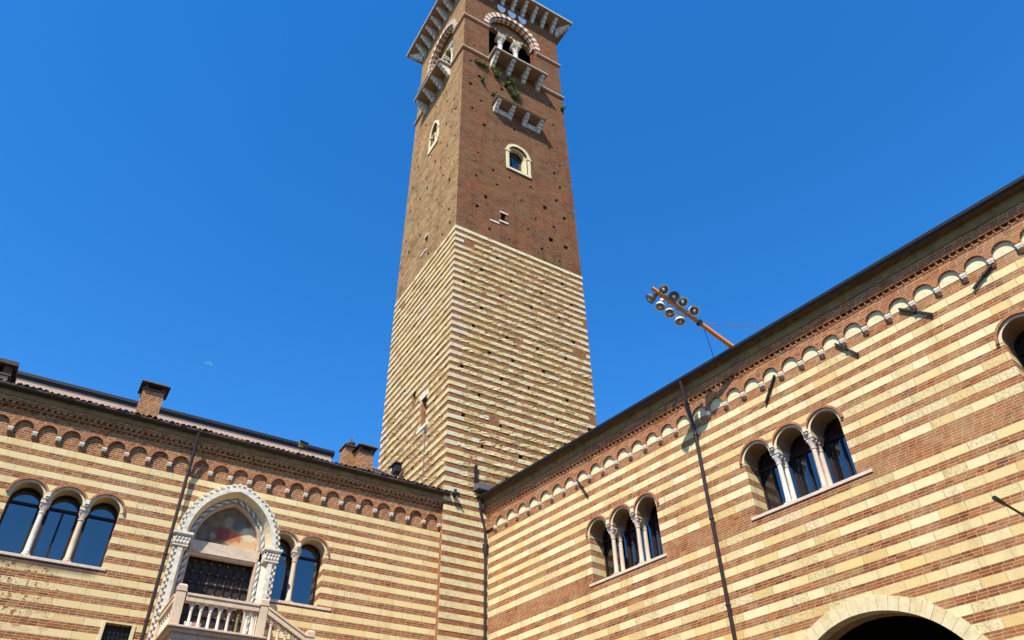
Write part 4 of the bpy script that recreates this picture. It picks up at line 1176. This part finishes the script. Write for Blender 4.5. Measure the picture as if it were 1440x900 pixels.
# ================================================================ STAIRCASE
SX = -11.4
ST = root('L', "stone_staircase", "peach marble landing with balustrade and stairs descending to the right below the gothic portal", "staircase", at=(0, 0, 0))
FO = 3.0
m = MB()
m.box(-12.80, -9.85, 0.02, FO+0.06, 8.90, 9.02); m.box(-12.88, -9.80, 0.02, FO+0.14, 9.02, 9.09)
m.box(-12.70, -9.85, 0.02, FO-0.02, 8.72, 8.90, 0)
m.build("landing", M['pink'], ST, bevel=0.015)
m = MB(); m.box(-12.5, -10.0, 0.02, FO-0.6, 0, 8.72); m.build("landing_pier", M['cream'], ST)
for u in (-12.5, -10.2):
    m = MB(); bracket(m, u, 8.72, 0.0+0.9, 0.9, 0.34)
    m.v = [(a, o+FO-0.95, z) for a, o, z in m.v]; m.build("bracket", M['white'], ST, bevel=0.02)
def post(u, o, z0, z1, w=0.30):
    k = MB(); k.box(u-w/2, u+w/2, o-w/2, o+w/2, z0, z1-0.22); k.box(u-w/2-0.02, u+w/2+0.02, o-w/2-0.02, o+w/2+0.02, z1-0.24, z1-0.20)
    k.box(u-w/2, u+w/2, o-w/2, o+w/2, z1-0.20, z1-0.06)
    k.hexa([(u-w/2, o-w/2, z1-0.06), (u-w*.36, o-w*.36, z1), (u-w/2, o+w/2, z1-0.06), (u-w*.36, o+w*.36, z1), (u+w/2, o-w/2, z1-0.06), (u+w*.36, o-w*.36, z1), (u+w/2, o+w/2, z1-0.06), (u+w*.36, o+w*.36, z1)])
    return k.build("post", M['peach'], ST, at=(u, o, z0), bevel=0.012)
PO = FO-0.15
post(-12.68, PO, 9.09, 10.38, 0.28); post(-10.01, PO, 9.09, 10.33, 0.26)
def baluster(u, o, z0, z1, mat=None):
    k = MB(); h = z1-z0
    k.box(u-0.065, u+0.065, o-0.065, o+0.065, z0, z0+0.05)
    k.lathe((u, o, z0), [(0.062, 0.05), (0.064, 0.07), (0.048, 0.10), (0.046, h-0.22), (0.060, h-0.21), (0.050, h-0.19), (0.072, h-0.08), (0.075, h-0.05)], 10)
    k.box(u-0.082, u+0.082, o-0.082, o+0.082, z1-0.05, z1)
    for a in range(4):
        k.lathe((u+0.07*math.cos(a*pi/2+pi/4), o+0.07*math.sin(a*pi/2+pi/4), z1-0.14), [(0.008, 0), (0.028, 0.03), (0.026, 0.07), (0.01, 0.09)], 6)
    return k.build("baluster", mat or M['white'], ST, at=(u, o, z0), smooth=True)
for i, u in enumerate((-12.25, -11.955, -11.66, -11.365, -11.07, -10.775, -10.48, -10.25)):
    baluster(u, PO, 9.09, 9.87, M['cove'] if i in (5,) else (M['pink'] if i in (4, 7) else M['white']))
for v in (0.55, 0.85, 1.15, 1.45, 1.75, 2.05, 2.35): baluster(-12.70, v+0.1, 9.09, 9.87)
def rail(pts, w=0.13):
    k = MB()
    for (a, b_) in zip(pts[:-1], pts[1:]):
        du = b_[0]-a[0]; do_ = b_[1]-a[1]; L = math.hypot(du, do_); nu, no = -do_/L, du/L
        def sec(p): return [(p[0]-nu*w, p[1]-no*w, p[2]), (p[0]-nu*w, p[1]-no*w, p[2]+0.17), (p[0]+nu*w, p[1]+no*w, p[2]), (p[0]+nu*w, p[1]+no*w, p[2]+0.17)]
        k.hexa(sec(a)+sec(b_))
        w2 = w+0.03
        def sec2(p): return [(p[0]-nu*w2, p[1]-no*w2, p[2]+0.17), (p[0]-nu*w2, p[1]-no*w2, p[2]+0.25), (p[0]+nu*w2, p[1]+no*w2, p[2]+0.17), (p[0]+nu*w2, p[1]+no*w2, p[2]+0.25)]
        k.hexa(sec2(a)+sec2(b_))
    return k.build("handrail", M['peach'], ST, bevel=0.01)
rail([(-12.50, PO, 9.87), (-10.16, PO, 9.87)]); rail([(-12.70, 0.30, 9.86), (-12.70, PO-0.16, 9.86)])
m = MB(); m.box(-12.84, -12.56, 0.02, 0.45, 8.9, 9.90); m.box(-12.86, -12.54, 0.02, 0.47, 9.90, 10.10); m.build("wall_pier", M['peach'], ST, bevel=0.012)
SL = 0.50
rail([(-9.86, PO, 9.83), (-8.46, PO, 9.83-SL*1.4)])
for i, u in enumerate((-9.66, -9.395, -9.13, -8.87, -8.61)): baluster(u, PO, 9.02-SL*(u+9.86)-0.05, 9.83-SL*(u+9.86)+0.005, M['pink'])
post(-8.32, PO, 9.05-SL*1.6-0.1, 9.55, 0.28)
rail([(-8.18, PO, 9.83-SL*1.68), (-3.2, PO, 9.83-SL*6.66)])
for i in range(18): baluster(-7.95+i*0.268, PO, 9.02-SL*(1.91+i*0.268)-0.05, 9.83-SL*(1.91+i*0.268)+0.005, M['pink'])
m = MB()
nst = 22
for i in range(nst):
    u = -9.85+i*0.32; m.box(u, u+0.34, FO-1.9, FO-0.02, max(0, 9.0-SL*0.32*(i+1)-0.8), 9.05-SL*0.32*(i+1))
m.build("stair_flight", M['pink'], ST)
m = MB(); m.add([(-9.86, FO+0.02, 9.03), (-2.8, FO+0.02, 9.03-SL*7.06), (-2.8, FO+0.02, 0), (-9.86, FO+0.02, 0), (-9.86, FO-0.30, 9.03), (-2.8, FO-0.30, 9.03-SL*7.06), (-2.8, FO-0.30, 0), (-9.86, FO-0.30, 0)],
             [(0, 1, 2, 3), (7, 6, 5, 4), (0, 4, 5, 1), (1, 5, 6, 2), (2, 6, 7, 3), (3, 7, 4, 0)])
m.build("stair_wall", M['cream'], ST)
# little white and red notice behind the balusters
NB = root('L', "notice_board", "small white and red notice behind the balusters at the studded door", "notice", at=(-11.9, 0.6, 9.09))
m = MB(); m.box(-0.12, 0.12, 0, 0.04, 0.55, 0.85); m.build("sheet", M['white'], NB)
m = MB(); m.box(0.14, 0.42, 0, 0.04, 0.50, 0.85); m.build("sheet", M['redst'], NB)
m = MB(); m.box(-0.02, 0.02, -0.03, 0, 0, 0.85); m.box(0.3, 0.34, -0.03, 0, 0, 0.85); m.build("stand", M['iron'], NB)

# ================================================================ FLOODLIGHT MAST
MA, MBp = Vector((15.0, 0.53, 17.4)), Vector((13.843, 2.95, 19.627))
FM = root('R', "floodlight_mast", "orange leaning mast with eight floodlights rising over the roof edge", "floodlight mast", at=(0, 0, 0))
foot = MA - (MBp-MA)*0.03
m = MB(); m.tube([tuple(foot), tuple(MBp)], [0.095, 0.075], 4)
for t in (0.55, 0.66, 0.77, 0.88):
    p = MA.lerp(MBp, t); m.lathe(tuple(p), [(0.115, -0.05), (0.125, 0.0), (0.115, 0.05)], 4, axis=(MBp-MA))
m.build("pole", M['orange'], FM)
m = MB(); p = MA.lerp(MBp, 0.40)
m.tube([tuple(p), (15.7, -1.2, 18.6), (17.2, -4.5, 18.4)], 0.012, 5); m.build("guy_wire", M['redst'], FM)
m = MB(); m.tube([tuple(MA.lerp(MBp, 0.36)), (14.08, 0.28, 17.12)], 0.010, 5); m.build("guy_wire", M['iron'], FM)
m = MB(); m.lathe(tuple(p), [(0.13, -0.06), (0.13, 0.06)], 6, axis=(MBp-MA)); m.build("wire_clamp", M['iron'], FM)
LAMPS = [((14.153, 2.67, 19.493), 'w', (0.25, 0.75, -0.65)), ((14.322, 2.39, 19.207), 'g', (0.3, 0.6, -0.75)), ((14.463, 2.11, 18.994), 'w', (0.3, 0.75, -0.65)), ((14.582, 1.79, 18.667), 'w', (0.75, 0.35, -0.75)), ((13.636, 2.81, 19.362), 'g', (-0.55, 0.55, -0.6)), ((13.76, 2.51, 19.082), 'w', (-0.1, 0.35, -0.95)), ((13.907, 2.24, 18.808), 'w', (0.1, 0.35, -1.0)), ((14.046, 1.93, 18.512), 'w', (0.1, 0.1, -1.0))]
for c_, kind, dr_ in LAMPS:
    c_ = Vector(c_); ax = Vector(dr_).normalized()
    m = MB(); mt = M['lampw'] if kind == 'w' else M['lampg']
    m.lathe(tuple(c_ - ax*0.16), [(0.05, -0.16), (0.085, -0.14), (0.09, -0.02), (0.12, 0.0), (0.165, 0.10), (0.195, 0.22), (0.20, 0.25), (0.17, 0.235)], 18, axis=ax)
    # bracket to the mast
    near = min((MA.lerp(MBp, t/50) for t in range(20, 51)), key=lambda q: (q-c_).length)
    m.tube([tuple(c_ - ax*0.22), tuple(near)], 0.022, 6)
    fl = m.build("floodlight", mt, FM, at=tuple(c_), smooth=True)
    k = MB(); k.lathe((0, 0, 0), [(0.168, 0.0), (0.13, 0.02), (0.02, 0.045)], 18, axis=ax)
    k.v = [tuple(Vector(v) + ax*0.072) for v in k.v]
    k.lathe(tuple(ax*0.115), [(0.05, 0.0), (0.04, 0.012)], 12, 1, axis=ax)
    k.build("lens", [M['lens'], M['lampw']], fl, smooth=True)

# ================================================================ SMALL THINGS
# spotlight on the roof edge of the left wing
SP = root('L', "spotlight", "small yellowish box spotlight on a bracket on the left roof edge", "spotlight", at=(-8.85, -0.6, 17.85))
m = MB(); m.tube([(0, 0, 0), (0, 0, 0.45)], 0.03, 6); m.build("bracket", M['iron'], SP)
m = MB(); m.hexa([(-0.16, -0.1, 0.40), (-0.18, -0.1, 0.78), (-0.16, 0.10, 0.36), (-0.18, 0.18, 0.72), (0.16, -0.1, 0.40), (0.18, -0.1, 0.78), (0.16, 0.10, 0.36), (0.18, 0.18, 0.72)]); m.build("lamp_body", M['cove'], SP)
m = MB(); m.hexa([(0.0, -0.3, 0.82), (0.0, -0.3, 0.86), (-0.22, 0.3, 0.80), (-0.22, 0.3, 0.84), (0.62, -0.3, 0.72), (0.62, -0.3, 0.76), (0.4, 0.3, 0.70), (0.4, 0.3, 0.74)]); m.box(0.17, 0.5, -0.12, 0.14, 0.48, 0.74); m.build("lamp_hood", M['lampg'], SP)
SP.scale = (0.62, 0.62, 0.62)
# spotlight at the foot of the tower's left face
SP2 = root('F', "spotlight", "dark box spotlight standing on the roof at the foot of the tower", "spotlight", at=(-0.30, -5.0, 19.6))
m = MB(); m.box(-0.30, 0.10, -0.35, 0.35, 0.75, 1.25); m.box(-0.40, 0.14, -0.42, 0.42, 1.25, 1.32); m.build("lamp_body", M['iron'], SP2)
m = MB()
for du in (-0.22, 0.0): m.tube([(du, -0.2, -0.8), (du, -0.2, 0.75)], 0.03, 6); m.tube([(du, 0.2, -0.8), (du, 0.2, 0.75)], 0.03, 6)
m.build("bracket", M['iron'], SP2)
SP2.scale = (0.8, 0.8, 0.9)
# camera on the corner strip
CC = root('F', "security_camera", "black security camera on the striped corner of the tower beside the gutter end", "camera", at=(0.48, 0.0, 17.08))
m = MB(); m.box(-0.05, 0.05, 0.0, 0.10, -0.05, 0.15); m.tube([(0, 0.08, 0.05), (0, 0.2, 0.05)], 0.025, 6); m.build("bracket", M['iron'], CC)
m = MB(); m.tube([(-0.16, 0.22, 0.0), (0.14, 0.22, 0.08)], 0.085, 10); m.tube([(-0.02, 0.20, 0.1), (-0.02, 0.20, 0.26)], 0.07, 8); m.tube([(0.10, 0.22, 0.02), (0.18, 0.26, -0.08)], 0.06, 8); m.build("camera_body", M['iron'], CC, smooth=True)
# projecting pole at the right edge
PP = root('R', "projecting_pole", "thin black iron pole projecting from the wall at the right edge above the arch", "pole", at=(21.55, 0.0, 8.44))
m = MB(); m.tube([(0, 0, 0), (0, 2.75, 0.02)], 0.028, 8); m.tube([(0, 2.55, 0.02), (0, 2.98, 0.02)], [0.045, 0.055], 8); m.build("rod", M['iron'], PP)
m = MB(); m.lathe((0, 0, 0), [(0.10, 0), (0.10, 0.03), (0.05, 0.05)], 10, axis=(0, 1, 0)); m.build("wall_plate", M['iron'], PP)

# plants growing on the tower
def plant(u, z, w, h, n, label, hang=0.5, grp="plants growing on the tower"):
    r_ = random.Random(int(u*1000+z*10))
    m = MB()
    for i in range(int(n*3.2)):
        t = r_.random()**0.8; a = r_.uniform(-1, 1)
        pu = a*w*(1-0.5*t) + r_.gauss(0, 0.06*w); po = 0.02 + abs(r_.gauss(0, 0.16)); pz = -t*h*hang*2*0.5 + (1-t)*r_.uniform(-0.1, 0.25)*h
        s = r_.uniform(0.035, 0.075)
        d1 = Vector((r_.gauss(0, 1), r_.gauss(0, 1), r_.gauss(0, 1))).normalized(); d2 = d1.orthogonal().normalized()
        c = Vector((pu, po, pz))
        m.add([tuple(c-d1*s), tuple(c+d2*s*0.55), tuple(c+d1*s), tuple(c-d2*s*0.55)], [(0, 1, 2, 3)])
    for i in range(5):
        m.tube([(0, 0, 0), (r_.uniform(-.4, .4)*w, 0.10, -0.3*h), (r_.uniform(-.6, .6)*w, 0.14, -0.7*h*hang*2*0.5)], 0.008, 4)
    e = m.build("wall_plant", M['leaf'])
    a_ = ORG['F']; e.location = (a_[0]+u, a_[1], z)
    e['label'] = label; e['category'] = "plant"; e['group'] = grp
plant(1.50, 52.85, 0.75, 0.55, 130, "flat strip of green weeds under the string course near the tower edge")
plant(2.85, 52.7, 0.30, 1.5, 130, "hanging weed beside the first balcony bracket")
plant(4.15, 52.75, 0.40, 1.2, 130, "dark weed in the shade between the balcony brackets")
plant(4.45, 51.35, 0.55, 1.7, 300, "largest bright green bush hanging above the bracketed ledge")
plant(3.70, 51.65, 0.22, 0.45, 170, "small green tuft left of the largest bush")
plant(2.62, 49.8, 0.18, 0.7, 50, "tiny weed tuft above the left end of the bracketed ledge")
plant(1.62, 50.9, 0.16, 0.8, 45, "tiny weed tuft on bare brick near the tower edge")
plant(8.90, 52.5, 0.22, 0.9, 60, "weed tuft at the tower's right edge below the string course")

# faint day moon
mo = MB(); d = Vector((0.08411, 0.83550, 0.54300)).normalized()*6000
R_ = 31.0
n = 24
top = arc(0, 0, R_, pi*1.02, -pi*0.0, n); low = [(u*0.98, -R_*0.05*math.sin(pi*(i/n)) + 0.25*R_*math.sin(pi*i/n)) for i, (u, z) in enumerate(top)]
mo.band(top, low, -3, 3)
mn = mo.build("moon", M['moon'])
mn.location = Vector((0, 0, 1.6)) + d
fw = -d.normalized(); rt = Vector((0, 0, 1)).cross(-fw).normalized()*-1
rt = Vector((d.y, -d.x, 0)).normalized(); up = rt.cross(d.normalized())
mn.matrix_world = Matrix(((rt.x, d.normalized().x, up.x, mn.location.x), (rt.y, d.normalized().y, up.y, mn.location.y), (rt.z, d.normalized().z, up.z, mn.location.z), (0, 0, 0, 1))) @ Matrix.Rotation(math.radians(8), 4, 'Y')
mn['label'] = "faint pale half moon in the blue daytime sky"; mn['category'] = "moon"
